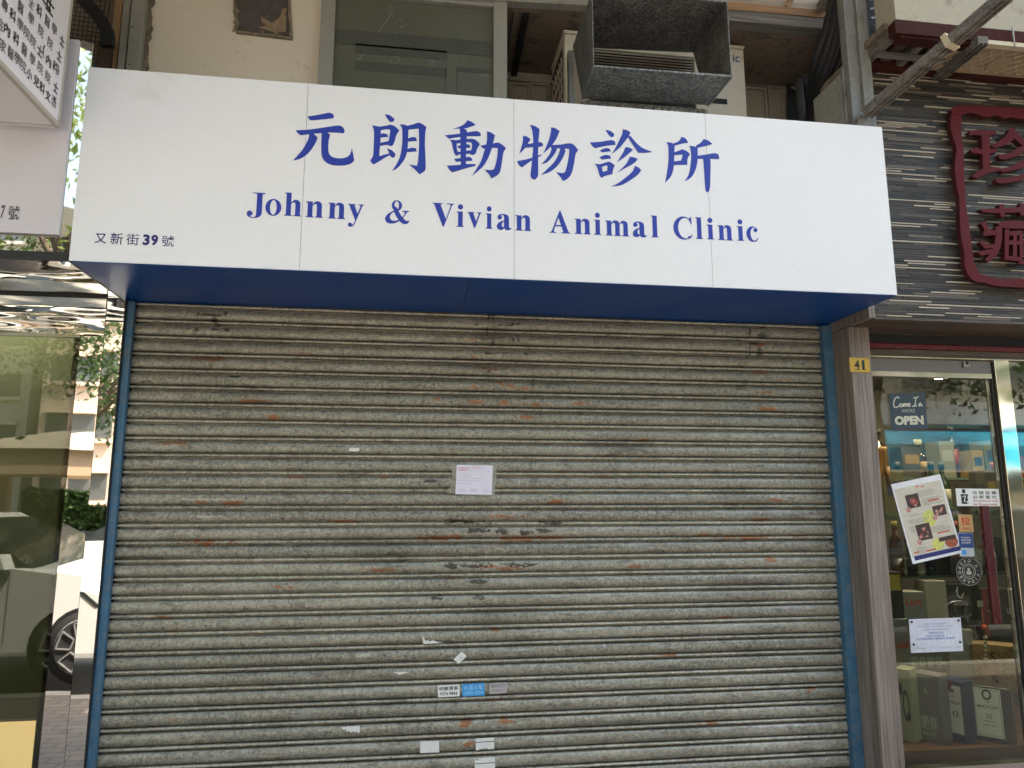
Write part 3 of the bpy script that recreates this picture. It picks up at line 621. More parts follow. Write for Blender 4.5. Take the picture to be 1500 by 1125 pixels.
bm = bmesh.new(); add_tube(bm, curve_pts([at(1193, 68, .2), at(1195, 90, .2), at(1194, 118, .2)], 5), .012, 8, .006); add_tube(bm, [at(1198, 150, .19), at(1200, 185, .19)], .006, 8); obj('pipe', bm, M('foam_cream', (.42, .34, .22), .8), t)
t = thing('dark_space_block', 'black block standing in for the dark space behind the grey hose', 'duct', at(1178, 100, .6))  # black block in place of the shaded space behind the hoses
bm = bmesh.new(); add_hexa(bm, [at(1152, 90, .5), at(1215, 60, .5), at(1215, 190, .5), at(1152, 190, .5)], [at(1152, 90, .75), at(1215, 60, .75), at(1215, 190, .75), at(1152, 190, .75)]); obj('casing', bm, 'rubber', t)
# plaster side panel and galvanised posts
t = thing('side_panel', 'pale weathered plaster panel beside the galvanised post at the right end of the sign top', 'panel', at(1222, 170, .02))
bm = bmesh.new(); add_box(bm, (3.338, -.325, 3.1), (3.3535, .0, 3.70)); obj('board', bm, M('weathered_plaster', (.36, .36, .30), .9, var=.15, scale=12, dirt=.3, dirtcol=(.16, .15, .12)), t)
t = thing('galvanised_post', 'tall weathered galvanised channel post at the right end of the white sign', 'post', at(1260, 175, -.1))
post('channel', 1240, 1257, 60, -.40, .05, 'galv_old', t, 3.0, 4.6); post('channel', 1258.5, 1273.5, 60, -.42, .06, 'galv_old', t, 3.0, 4.6)
post('thin_channel', 1237, 1243, 140, -.36, .02, 'galv_old', t, 3.0, at(1236, 98, -.36).z)
bm = bmesh.new(); x = at(1257.2, 60, -.40).x; add_box(bm, (x, -.404, 3.0), (x+.004, -.36, 4.6)); obj('gap', bm, 'dark', t)
# ================================================================== MAIN SIGN
SD, SX0, SX1, SZ0, SZ1 = .5444, -.0605, 3.3204, 2.4514, 3.2439
sg = thing('shop_sign', 'long white box sign with blue lettering and dark blue underside over the roller shutter', 'sign', ((SX0+SX1)/2, -.27, SZ0))
seams = [at(445, 260, -SD).x, at(753, 260, -SD).x, at(1037, 260, -SD).x]
xs = [SX0]+seams+[SX1]
for i in range(4):
    l, r = xs[i]+(.0009 if i else 0), xs[i+1]-(.0009 if i < 3 else 0)
    obj('white_panel', box((l, -SD, SZ0+.0), (r, -SD+.004, SZ1)), 'white_panel', sg)
bm = bmesh.new()
for s in seams: add_box(bm, (s-.003, -SD+.0045, SZ0+.01), (s+.003, -SD+.007, SZ1-.01))
obj('joint_backing', bm, 'joint', sg)
obj('top_cover', box((SX0+.001, -SD+.0075, SZ1-.006), (SX1-.001, .01, SZ1-.001)), 'white_panel', sg)
obj('end_panel', box((SX0, -SD+.0045, SZ0+.001), (SX0+.004, .0, SZ1-.007)), 'white_panel', sg)
obj('end_panel', box((SX1-.004, -SD+.0045, SZ0+.001), (SX1, .0, SZ1-.007)), 'white_panel', sg)
sseam = at(680, 440, -.2).x
obj('soffit_panel', box((SX0+.0045, -SD+.0045, SZ0-.003), (sseam-.001, .03, SZ0)), 'blue_soffit', sg)
obj('soffit_panel', box((sseam+.001, -SD+.0045, SZ0-.003), (SX1-.0045, .03, SZ0)), 'blue_soffit', sg)
sf = Surf((0, -SD, 0), (1, 0, 0), (0, 0, 1), (0, -1, 0))
def strokes(name, polys, u0, v0, sc, parent, mat, y=-SD, t0=.0010, dt=.00008, sub=4, sharp=42, holes=None):
    bm = bmesh.new()
    for i, P in enumerate(polys):
        Q = [(at(u0+a/sc, v0+b/sc, y).x, at(u0+a/sc, v0+b/sc, y).z) for a, b in P]
        add_shape(bm, [smooth_outline(Q, sub=sub, sharp=sharp)], lambda a, b, h: Vector((a, y-h, b)), t0+i*dt, .0003)
    return obj(name, bm, mat, parent)
Z = 1500/220
CH = [
 (420,150,[[(208,142),(300,128),(390,110),(430,105),(465,120),(472,148),(455,160),(340,172),(250,180),(225,168)],
  [(90,280),(200,275),(330,258),(450,240),(520,232),(560,248),(580,285),(572,308),(440,300),(330,308),(220,318),(140,330),(112,308)],
  [(222,312),(270,315),(310,352),(285,410),(240,480),(190,530),(130,565),(62,582),(110,530),(160,470),(200,400),(222,350)],
  [(350,300),(400,300),(435,325),(420,380),(415,460),(425,515),(460,548),(520,560),(580,555),(625,530),(640,500),(650,460),(662,510),(675,580),(640,612),(570,630),(480,630),(410,610),(365,570),(348,520),(345,420),(348,360)]]),
 (420,150,[[(980,120),(1030,130),(1075,165),(1070,190),(1035,198),(1010,170)],
  [(852,230),(935,245),(940,300),(935,400),(928,480),(925,538),(980,522),(1020,512),(1028,528),(990,548),(930,585),(872,620),(848,605),(835,580),(862,535),(868,450),(872,330),(868,270)],
  [(920,245),(1000,232),(1040,225),(1080,240),(1125,280),(1095,330),(1078,390),(1060,430),(1040,438),(1000,425),(930,435),(930,405),(1000,392),(1018,385),(1028,330),(1035,275),(1000,268),(935,278)],
  [(930,325),(960,310),(1000,318),(1018,345),(930,352)],
  [(1000,460),(1050,480),(1085,515),(1080,545),(1055,555),(1030,530),(1020,500)],
  [(1128,222),(1180,225),(1215,245),(1215,300),(1212,380),(1205,480),(1180,560),(1140,620),(1100,660),(1052,685),(1090,630),(1125,560),(1145,480),(1155,380),(1155,280),(1148,250)],
  [(1190,238),(1260,222),(1315,205),(1360,222),(1395,250),(1385,300),(1380,420),(1385,540),(1385,670),(1350,705),(1325,718),(1290,680),(1225,620),(1260,628),(1300,635),(1310,600),(1320,480),(1322,360),(1318,262),(1215,272)],
  [(1205,365),(1250,348),(1290,352),(1302,385),(1205,392)],[(1200,470),(1245,455),(1290,460),(1298,490),(1200,497)]]),
 (640,160,[[(305,110),(350,130),(388,158),(340,175),(290,190),(240,192),(160,200),(220,178),(275,148)],
  [(80,262),(230,245),(330,228),(400,220),(435,240),(440,268),(380,270),(280,272),(180,285),(120,295)],
  [(228,190),(270,195),(300,215),(297,300),(292,400),(290,480),(290,565),(240,572),(238,470),(236,380),(234,290),(232,230)],
  [(128,305),(180,308),(195,340),(200,400),(212,440),(205,465),(185,460),(170,430),(155,370),(148,330)],
  [(180,312),(290,300),(360,298),(400,318),(430,350),(402,395),(388,440),(355,460),(325,445),(345,400),(350,350),(335,330),(290,328),(190,345)],
  [(200,430),(330,412),(350,420),(345,442),(205,455)],[(205,372),(240,362),(310,352),(330,362),(330,385),(215,390)],
  [(172,498),(250,488),(320,478),(350,495),(352,515),(190,525)],
  [(100,565),(200,560),(290,550),(390,550),(380,568),(290,590),(220,612),(155,630),(125,605)],
  [(435,365),(500,355),(560,345),(610,335),(650,355),(690,392),(665,430),(650,520),(635,610),(610,655),(545,692),(520,650),(478,605),(540,610),(570,600),(590,540),(605,450),(608,390),(570,385),(500,395),(460,392)],
  [(500,222),(540,235),(580,262),(565,320),(545,400),(515,480),(470,560),(420,610),(352,665),(400,590),(440,520),(470,430),(495,340),(502,280)]]),
 (640,160,[[(928,155),(980,170),(1025,200),(1018,280),(1012,360),(1010,480),(1010,660),(990,695),(970,705),(945,690),(935,660),(945,560),(955,460),(962,360),(958,250),(945,190)],
  [(860,265),(900,275),(935,300),(905,350),(870,400),(822,448),(840,390),(858,320)],
  [(895,350),(960,340),(1030,328),(1060,345),(1058,370),(1010,378),(960,380),(885,385)],
  [(800,520),(900,500),(970,480),(1045,450),(1040,465),(980,495),(920,530),(850,582),(820,560)],
  [(1140,182),(1180,190),(1225,220),(1195,290),(1150,360),(1100,410),(1062,442),(1090,380),(1120,300),(1138,230)],
  [(1140,360),(1230,355),(1325,342),(1370,360),(1410,410),(1385,450),(1370,540),(1345,640),(1310,690),(1260,718),(1235,680),(1192,630),(1250,640),(1280,630),(1300,560),(1318,460),(1320,395),(1240,392),(1140,390)],
  [(1150,380),(1200,380),(1190,420),(1150,480),(1100,530),(1045,550),(1090,500),(1130,440)],
  [(1235,380),(1270,385),(1285,420),(1250,500),(1190,580),(1120,630),(1042,655),(1100,600),(1170,530),(1215,450)]]),
 (850,170,[[(250,140),(300,150),(338,180),(335,205),(308,212),(285,190)],
  [(95,265),(200,258),(310,242),(345,255),(352,288),(280,295),(200,310),(150,322),(120,300)],
  [(195,345),(250,322),(290,325),(305,352),(215,362)],[(190,412),(250,390),(295,395),(308,425),(215,435)],
  [(142,478),(190,482),(212,505),(225,560),(235,605),(215,617),(195,600),(180,550),(165,505)],
  [(190,485),(280,458),(310,468),(345,495),(328,530),(320,580),(290,575),(270,550),(272,500),(262,492),(205,512)],
  [(220,560),(275,548),(320,558),(318,580),(230,602)],
  [(425,132),(470,145),(500,165),(485,200),(440,260),(390,320),(312,382),(350,320),(390,240),(418,180)],
  [(475,205),(500,200),(560,270),(620,320),(718,360),(650,368),(580,368),(540,310),(500,250)],
  [(450,312),(490,318),(525,338),(490,370),(430,420),(368,460),(400,410),(430,360)],
  [(495,408),(540,415),(572,435),(530,475),(450,520),(370,565),(430,510),(470,460)],
  [(545,500),(580,515),(608,545),(570,590),(500,640),(410,690),(312,705),(380,670),(460,610),(520,555)]]),
 (850,170,[[(1010,208),(1050,225),(1078,268),(1020,275),(930,300),(930,275),(985,250)],
  [(860,262),(910,268),(942,290),(938,380),(935,480),(925,550),(900,610),(845,668),(860,600),(875,500),(882,400),(878,300)],
  [(930,365),(990,345),(1015,332),(1060,350),(1095,380),(1070,430),(1068,488),(1010,488),(930,490),(930,455),(1005,445),(1015,420),(1022,385),(930,392)],
  [(1232,230),(1280,248),(1320,280),(1250,300),(1160,320),(1155,295),(1200,270)],
  [(1090,298),(1140,305),(1170,320),(1172,400),(1165,480),(1145,550),(1110,610),(1040,655),(1080,590),(1100,500),(1108,400),(1100,330)],
  [(1160,400),(1260,385),(1345,372),(1380,388),(1388,430),(1290,428),(1160,428)],
  [(1225,415),(1290,420),(1300,450),(1298,600),(1295,700),(1285,750),(1268,762),(1252,745),(1245,680),(1238,560),(1230,460)]])]
for u0, v0, P in CH: strokes('character', P, u0, v0, Z, sg, 'blue_vinyl')
# ---- bold serif Latin letters, drawn in a 1000-unit em
def arc(cx, cy, rx, ry, a0, a1, n=14): return [(cx+rx*math.cos(math.radians(a0+(a1-a0)*i/n)), cy+ry*math.sin(math.radians(a0+(a1-a0)*i/n))) for i in range(n+1)]
def ell(cx, cy, r, ry=None): return ('c', arc(cx, cy, r, ry or r, 0, 360*23/24, 23))
def ringp(c1, r1, c2, r2, a0=0, a1=360, n=30):
    if a1-a0 >= 360: return ('ring', arc(*c1, *r1, 0, 360*(n-1)/n, n-1), arc(*c2, *r2, 0, 360*(n-1)/n, n-1))
    return ('c', arc(*c1, *r1, a0, a1, n)+arc(*c2, *r2, a1, a0, n))
def istem(x, h, w=140, fl=50, fr=42, top=True):
    P = [(x-fl, 0), (x+w+fr, 0), (x+w+fr, 19), (x+w+14, 23), (x+w, 44), (x+w, h)]
    P += [(x-fl, h), (x-fl, h-19), (x-14, h-25), (x, h-46), (x, 44), (x-14, 23), (x-fl, 19)]
    return ('c', P)
def arch(x): return ('s', [(x, 370), (x+40, 432), (x+92, 470), (x+150, 474), (x+212, 455), (x+252, 410), (x+264, 345), (x+264, 30), (x+124, 30), (x+124, 330), (x+112, 382), (x+85, 400), (x+45, 388), (x, 340)])
def foot(x, w=140): return ('c', [(x-46, 0), (x+w+42, 0), (x+w+42, 19), (x+w+14, 23), (x+w-1, 46), (x+1, 46), (x-14, 23), (x-46, 19)])
G = {
 'l': [istem(66, 676)], 'i': [istem(66, 461), ell(134, 600, 80)],
 'n': [istem(66, 461), arch(205), foot(329)], 'h': [istem(66, 676), arch(205), foot(329)],
 'm': [istem(66, 461), arch(205), foot(329), arch(468), foot(592)],
 'o': [ringp((250, 230), (228, 246), (250, 230), (96, 214))],
 'V': [('c', [(16,676),(345,676),(345,657),(288,648),(278,622),(455,190),(388,-20),(352,-20),(80,615),(56,652),(16,657)]), ('c', [(470,676),(705,676),(705,657),(660,648),(636,610),(388,-20),(372,60),(450,200),(592,596),(592,636),(556,652),(470,657)])],
 'v': [('c', [(12,461),(244,461),(244,443),(214,437),(212,420),(300,190),(268,-16),(242,-16),(60,405),(40,437),(12,443)]), ('c', [(326,461),(488,461),(488,443),(456,434),(438,405),(268,-16),(262,60),(300,195),(380,385),(386,425),(366,440),(326,443)])],
 'y': [('c', [(12,461),(244,461),(244,443),(214,437),(212,420),(310,170),(268,-30),(232,10),(60,405),(40,437),(12,443)]), ('c', [(326,461),(488,461),(488,443),(456,434),(438,405),(280,0),(230,-120),(175,-190),(110,-208),(60,-190),(120,-165),(170,-140),(215,-80),(246,0),(300,175),(380,385),(386,425),(366,440),(326,443)]), ell(88, -148, 62)],
 'A': [('c', [(9,0),(225,0),(225,19),(165,27),(146,60),(172,135),(372,640),(352,695),(340,680),(92,80),(62,32),(9,19)]), ('c', [(345,690),(372,690),(618,80),(650,30),(692,19),(692,0),(385,0),(385,19),(440,25),(452,50),(436,115),(290,520)]), ('c', [(165,205),(430,205),(430,245),(180,245)])],
 'a': [('s', [(120,400),(150,430),(190,442),(225,430),(243,395),(245,330),(245,60),(300,-2),(355,-12),(420,2),(470,45),(462,62),(425,52),(400,62),(390,100),(390,330),(372,412),(315,458),(225,474),(130,462),(62,420),(50,380)]), ell(112, 368, 66), ('s', [(262,285),(262,250),(210,225),(180,185),(172,130),(192,82),(230,75),(262,95),(262,58),(205,5),(140,-14),(70,8),(30,65),(35,135),(80,200),(160,248)])],
 'C': [ringp((385, 330), (352, 362), (440, 328), (250, 322), 48, 314), ('c', [(620,693),(642,693),(652,458),(628,458),(600,540),(560,590),(585,640)]), ('s', [(560,90),(600,60),(655,150),(672,140),(630,45),(540,0),(500,60)])],
 'c': [ringp((240, 230), (218, 246), (292, 235), (132, 212), 60, 322), ell(338, 362, 66), ('s', [(330,50),(370,70),(405,125),(420,115),(385,40),(310,-10),(300,30)])],
 'J': [('s', [(150,676),(485,676),(485,655),(435,645),(410,615),(410,110),(388,20),(320,-40),(210,-62),(100,-50),(30,0),(15,70),(60,20),(120,-25),(200,-38),(250,-10),(262,60),(262,615),(235,648),(150,655)]), ell(92, 68, 76)],
 '&': [ringp((405, 520), (165, 158), (400, 525), (72, 125)), ('s', [(268,500),(395,470),(520,270),(660,110),(740,75),(800,95),(815,85),(770,10),(680,-18),(580,5),(480,90),(350,270)]), ('s', [(345,385),(245,330),(120,250),(45,150),(60,50),(150,-12),(290,-18),(430,30),(560,130),(535,155),(430,80),(320,60),(230,90),(190,160),(215,240),(290,315),(395,345)]), ('s', [(560,130),(590,125),(690,270),(745,345),(800,352),(800,374),(575,374),(575,352),(650,345),(668,320),(645,260)])],
}
def glyph(ch, uL, uR, vb, parent):
    xa, xb = at(uL, vb, -SD).x, at(uR, vb, -SD).x; zb = at((uL+uR)/2, vb, -SD).z
    allp = [p for s in G[ch] for lp in s[1:] for p in lp]; x0, x1 = min(p[0] for p in allp), max(p[0] for p in allp)
    sx = (xb-xa)/(x1-x0); sy = .0965/676; bm = bmesh.new()
    for i, s in enumerate(G[ch]):
        lps = [[((p[0]-x0)*sx+xa, p[1]*sy+zb) for p in lp] for lp in s[1:]]
        if s[0] == 's': lps = [smooth_outline(lps[0], sub=3, sharp=48)]
        add_shape(bm, lps, lambda a, b, h: Vector((a, -SD-h, b)), .0010+i*.0001, .0003)
    obj('letter', bm, 'blue_vinyl', parent)
q = 1500/260
L1 = [('J',65,215,296),('o',220,355,291),('h',380,527,297),('n',562,710,309),('n',750,898,320),('y',918,1052,330),('&',1235,1440,357)]
L2 = [('V',190,374,322),('i',395,460,331),('v',488,608,337),('i',642,700,347),('a',738,862,355),('n',893,1028,364),('A',1183,1358,384),('n',1395,1533,392)]
L3 = [('i',60,120,340),('m',156,356,350),('a',388,505,358),('l',543,605,362),('C',733,893,372),('l',920,980,375),('i',1015,1074,379),('n',1108,1232,386),('i',1270,1328,391),('c',1350,1448,396)]
for (u0, v0, LL) in ((350, 265, L1), (600, 275, L2), (860, 285, L3)):
    for ch, a, b, v in LL: glyph(ch, u0+a/q, u0+b/q, v0+v/q, sg)
# small street address in the lower left corner
q = 1500/160
for ch, a, b, vt, vb, off in (('又',172,350,150,292,.014),('新',384,575,140,308,.004),('街',604,792,152,318,.003),('3',832,940,163,320,.045),('9',946,1054,168,326,.045),('號',1092,1275,180,336,.004)):
    p = at(120+a/q, 325+vb/q, -SD); r = at(120+b/q, 325+vt/q, -SD); r2 = at(120+a/q, 325+vt/q, -SD)
    bm = bmesh.new(); add_text(bm, ch, sf, p.x, p.z, r2.z-p.z-.002, (r.x-p.x), off, .0008); obj('small_character', bm, 'navy_print', sg)

# ================================================================== ROLLER SHUTTER
sh = thing('roller_shutter', 'closed weathered galvanised roller shutter with rust marks under the blue sign soffit', 'shutter', (1.63, 0, 0))
PITCH = .075; Z0 = 1.6012
prof = [(.020, 0), (.020, -.0040), (-.0005, -.0044), (-.0050, -.0072), (-.0086, -.0140), (-.0103, -.0240), (-.0106, -.0330), (-.0090, -.0430), (-.0052, -.0496), (-.0012, -.0526), (.020, -.0529), (.020, -.0583), (-.0030, -.0586), (-.0066, -.0608), (-.0078, -.0645), (-.0066, -.0685), (-.0030, -.0708), (.020, -.0711), (.020, -.075)]
def slat_mesh(seed):
    r = random.Random(seed); bm = bmesh.new(); NX = 26; cols = []
    ph = [r.uniform(0, 6.3) for _ in range(4)]
    for i in range(NX+1):
        x = -.006+3.272*i/NX; dy = .0010*math.sin(x*3+ph[0])+.0008*math.sin(x*9+ph[1])+r.uniform(-.0003, .0003); dz = .0007*math.sin(x*2.1+ph[2])+r.uniform(-.0002, .0002)
        cols.append([bm.verts.new((x, y+dy, z+dz)) for y, z in prof])
    for i in range(NX):
        for k in range(len(prof)-1):
            f = bm.faces.new((cols[i][k], cols[i+1][k], cols[i+1][k+1], cols[i][k+1])); f.smooth = k not in (0, 1, 9, 10, 11, 16, 17)
    me = bpy.data.meshes.new('slat'); bmesh.ops.recalc_face_normals(bm, faces=bm.faces[:]); bm.to_mesh(me); bm.free(); me.materials.append(MT['slat']); return me
sm = [slat_mesh(i) for i in range(5)]
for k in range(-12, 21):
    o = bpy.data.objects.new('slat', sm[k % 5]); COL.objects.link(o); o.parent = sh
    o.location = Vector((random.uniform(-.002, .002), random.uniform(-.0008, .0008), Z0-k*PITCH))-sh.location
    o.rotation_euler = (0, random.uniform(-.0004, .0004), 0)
obj('bottom_bar', box((-.005, -.012, .003), (3.265, .02, .028), .002), 'galv_old', sh)
obj('dark_box', box((-.06, .03, .0), (3.33, .05, 2.6)), 'dark', sh)
for x0, x1 in ((-.058, -.004), (3.268, 3.318)):
    bm = bmesh.new(); add_box(bm, (x0, -.040, 0), (x1, -.036, 2.438)); add_box(bm, (x0, -.0358, 0), (x0+.003, .02, 2.438))
    add_box(bm, (x1-.003, -.0358, 0), (x1, -.014, 2.438)); obj('guide_rail', bm, 'bluerail', sh)
# papers and stickers stuck on the shutter
YS = -.0125
t, c = card('paper_notice', 'white notice sheet in a creased clear plastic sleeve taped to the middle of the shutter', 'notice', (669, 681), (722, 682), (667, 724), 'paper', y=YS-.003)
bm = bmesh.new()
for k in range(7): add_rect(bm, c, .06, .88-k*.085, random.uniform(.3, .95), .895-k*.085, .0010)
for k in range(3): add_rect(bm, c, .06+k*.33, .10, .06+k*.33+.25, .125, .0010); add_rect(bm, c, .06+k*.33, .16, .06+k*.33+.2, .18, .0010)
obj('printed_text', bm, M('faint_print', (.62, .58, .68), .7, bump=0), t)
bm = bmesh.new(); add_rect(bm, c, .05, .90, .35, .935, .0011); add_rect(bm, c, .42, .93, .66, .96, .0011); add_rect(bm, c, .05, .80, .3, .86, .0011); obj('red_heading', bm, M('faint_red', (.80, .50, .58), .7, bump=0), t)
P = [(662,684),(664,680.5),(690,680),(728,679.5),(727,700),(724.5,728),(700,726.5),(672,724),(655,722),(663,705)]
bm = bmesh.new(); Q = [(at(u, v, YS).x, at(u, v, YS).z) for u, v in P]; add_shape(bm, [Q], lambda a, b, h: Vector((a, YS-h+.0015*math.sin(a*150)*math.cos(b*90), b)), .0006); obj('plastic_sleeve', bm, 'plastic', t)
def sticker(label, c4, mat, lines, tmat='black', name='sticker'):
    TL, TR, BL = c4; t, c = card(name, label, 'sticker', TL, TR, BL, mat, y=YS, th=.0008)
    bm = bmesh.new()
    for s, a, b, h, w in lines: add_text(bm, s, c, a, b, h, w, .01, .0012)
    if lines: obj('printed_text', bm, tmat, t)
    return t, c
sticker('white sticker with black characters, leftmost of the three stickers in a row on the shutter', ((641,1004),(673,1002.5),(641.5,1021.5)), 'white_st', [('明豪清渠', .07, .55, .32, .86), ('9374 9844', .10, .14, .26, .78)])
sticker('bright blue sticker between the white and the pinkish sticker on the shutter', ((676.5,1002),(709.5,1000),(677,1020.5)), 'blue_st', [('永昌水電', .08, .5, .36, .84), ('5403 4254', .10, .12, .26, .82)], M('sky_print', (.30, .58, .85), .5, bump=0))
sticker('small faded pinkish sticker, rightmost of the three in a row on the shutter', ((717,1001),(742,999.5),(717,1016.5)), 'pink_st', [('通渠修漏', .06, .56, .34, .88), ('53186312', .08, .14, .28, .82)], 'greytext')
sticker('blank white sticker near the bottom of the shutter left of the torn stickers', ((615,1086),(643,1085),(615.5,1103)), 'white_st', [], )
t, c = sticker('torn cream sticker directly above another at the bottom of the shutter', ((696.5,1082),(723.5,1080),(697,1099)), 'white_st', [])
bm = bmesh.new(); add_rect(bm, c, 0, .64, 1, .70, .0012); [add_rect(bm, c, .2+k*.12, 0, .27+k*.12, .1, .0012) for k in range(4)]; obj('black_line', bm, 'black', t)
t, c = sticker('white sticker cut by the bottom edge of the photo, lowest on the shutter', ((695,1111),(725,1109),(695.5,1131)), 'white_st', [])
bm = bmesh.new(); add_rect(bm, c, 0, .58, 1, .63, .0012); add_rect(bm, c, .05, .88, .2, .93, .0012); obj('black_line', bm, 'black', t)
sticker('crooked small yellowish white sticker peeling above the row of three stickers', ((676,954.5),(684,961),(664,966)), 'white_st', [('仁', .5, .3, .4, .3)], 'greytext')
def scrap(label, P):
    bm = bmesh.new(); Q = [(at(u, v, YS).x, at(u, v, YS).z) for u, v in P]; add_shape(bm, [Q], lambda a, b, h: Vector((a, YS-h, b)), .0007); tag(obj('paper_scrap', bm, 'white_st'), label, 'paper scrap')
scrap('torn triangular white paper scrap left on the shutter', [(618.5,930),(621.5,936),(624,939),(627,937),(629,940),(634,938),(638,939),(641,940.5),(649,941.5),(620,943.5)])
scrap('thin torn white strip stuck low left of centre on the shutter', [(576,985),(590,984.2),(600,984),(588,987.5),(584,989),(582,986.5)])
scrap('ragged white sticker remnant low on the left half of the shutter', [(500,1065),(527,1063),(527,1073),(524,1074),(522,1070),(520,1073),(517,1071),(513,1073),(511,1070),(508,1072),(506,1068),(503,1069)])
scrap('small cream paper scrap high on the left of the paper notice', [(511,656.5),(526,656),(527,660),(522,661.5),(512,661)])

# ================================================================== RIGHT: veneer column, number plate, shop 41
xp = 3.3195
t = thing('veneer_column', 'grey brown wood veneer column between the shutter and the glass shop', 'column', (3.37, -.1, 0))
obj('shaft', box((xp, -.178, 0), (3.424, .12, 2.398), .0015), 'veneer', t)
obj('bracket', box((SX1+.0005, -.34, 2.402), (3.352, .05, 3.1)), 'veneer', t)
t, c = card('number_plate', 'yellow plate with black number 41 on the veneer column', 'number plate', (1243.5,523.5), (1273,524.5), (1245,544.8), 'yellow', y=-.180, th=.002)
bm = bmesh.new(); add_text(bm, '4', c, .23, .17, .66, .26, .03, .0026); add_text(bm, '1', c, .60, .17, .66, .14, .02, .0026)
for q4 in ((.22, .155, .5, .2), (.60, .155, .80, .2)): add_rect(bm, c, *q4, .0027)
obj('digits', bm, 'black', t)
bm = bmesh.new()
for q4 in ((.03, .04, .97, .06), (.03, .94, .97, .96), (.02, .07, .035, .93), (.965, .07, .98, .93)): add_rect(bm, c, *q4, .0026)
obj('edge_line', bm, M('ochre', (.40, .22, .03), .5), t)
# stone strip wall
FY = -.335; zb = 2.413
t = thing('stone_strip_wall', 'dark slate strip cladding with scattered thin cream strips over the glass shop', 'wall', (4.9, FY, zb))
obj('backing', box((3.3545, FY+.012, zb), (7.2, .02, 3.72)), 'dark', t)
cols = [(.046,.039,.031),(.018,.017,.014),(.078,.064,.050),(.036,.026,.019),(.125,.102,.078),(.42,.36,.28)]
sms = [M('slate_strip', c, .55, var=.25, scale=12, fine=120, bump=.25) for c in cols]
bm = bmesh.new(); z = zb; rr = random.Random(3)
while z < 3.715:
    h = rr.choice((.011, .012, .013, .014, .008)); x = 3.355-rr.uniform(0, .15)
    while x < 7.2:
        l = rr.uniform(.12, .30); pr = rr.random(); x0 = max(x, 3.355)
        if pr < .19: mi = 5; hh = h*.52; d = .003
        else: mi = rr.choice((0, 0, 1, 1, 2, 3, 3, 4)); hh = h-.0012; d = rr.uniform(-.0015, .0015)
        if x+l > 3.36: add_box(bm, (x0, FY-d, z), (min(x+l-.001, 7.2), FY+.011, z+hh), mi)
        if mi == 5 and x+l > 3.36: add_box(bm, (x0, FY, z+hh+.001), (min(x+l-.001, 7.2), FY+.011, z+h-.001), 1)
        x += l
    z += h
o = obj('slate_strip', bm, sms, t); o['kind'] = 'stuff'
# soffit and heads below the stone
t = thing('shopfront_head', 'brown wood grain head panels with a red lacquer bead over the glass door', 'fascia', (4.9, -.1, 2.3))
obj('soffit_board', box((3.355, FY+.002, 2.398), (7.2, -.06, 2.411)), 'veneer_h', t)
p = at(1285, 500, -.06); 
obj('upper_board', box((3.4255, -.062, 2.352), (7.2, .0, 2.396)), 'dark', t)
obj('red_bead', box((3.4255, -.075, 2.322), (7.2, -.002, 2.350), .005), 'redstrip', t)
obj('lower_board', box((3.4255, -.062, 2.288), (7.2, 0, 2.3205)), 'veneer_h', t)
obj('steel_bead', box((3.4255, -.060, 2.279), (7.2, 0, 2.2865), .001), 'chrome', t)
GY = -.05
xd = 4.172
t = thing('glass_door', 'glass shop door with brushed steel top rail and maroon bar handle covered in stickers', 'door', (3.8, GY, .0))
z1 = at(1300, 528, GY).z; z2 = at(1300, 544.5, GY).z; z3 = at(1300, 552, GY).z
obj('top_rail', box((3.4265, GY-.018, z2), (xd-.008, GY+.02, 2.268)), 'brushed', t)
obj('chrome_strip', box((3.4265, GY-.019, z3), (xd-.006, GY+.018, z2-.0015)), 'chrome', t)
obj('pane', box((3.4265, GY, .12), (xd-.010, GY+.010, z3-.001)), 'glass', t)
obj('bottom_rail', box((3.4265, GY-.02, .0), (xd-.010, GY+.02, at(1400, 1117, GY).z-.01)), 'chrome', t)
obj('edge_seal', box((xd-.009, GY-.012, 0), (xd+.005, GY+.02, 2.268)), 'black', t)
p = at(1415, 534.5, GY-.02); bm = bevel(box((p.x-.018, GY-.028, p.z-.016), (p.x+.018, GY-.0185, p.z+.018)), .004); obj('pivot_cap', bm, 'galv', t)
bm = bmesh.new(); add_disc(bm, Surf((p.x, GY-.029, p.z+.008), (1, 0, 0), (0, 0, 1), (0, -1, 0)), 0, 0, .009); obj('pivot_hole', bm, 'black', t)
# handle
p = at(1441, 741, GY-.05); q = at(1459, 914, GY-.05); xh = (p.x+q.x)/2
bm = box((xh-.022, GY-.065, q.z), (xh+.020, GY-.045, p.z), .003); obj('bar_handle', bm, M('maroon_handle', (.075, .008, .010), .3, var=.15, bump=.02), t)
bm = bmesh.new(); [add_tube(bm, [(xh, GY-.046, zz), (xh, GY-.001, zz)], .008, 10) for zz in (q.z+.05, p.z-.03)]; obj('standoff', bm, 'chrome', t)
t = thing('chrome_post', 'narrow polished chrome post right of the glass door', 'post', (4.23, GY, 0))
obj('face', box((xd+.007, GY-.03, 0), (4.262, GY+.05, 2.277), .002), mirror_mat('post_steel', (.80, .76, .62), .06, .002, 3), t)
t = thing('shop_window', 'fixed glass shop window right of the chrome post', 'window', (5.2, GY, .0))
obj('pane', box((4.264, GY, .12), (7.2, GY+.01, 2.277)), 'glass', t)
obj('sill', box((4.264, GY-.03, .0), (7.2, GY+.05, .118)), 'chrome', t)
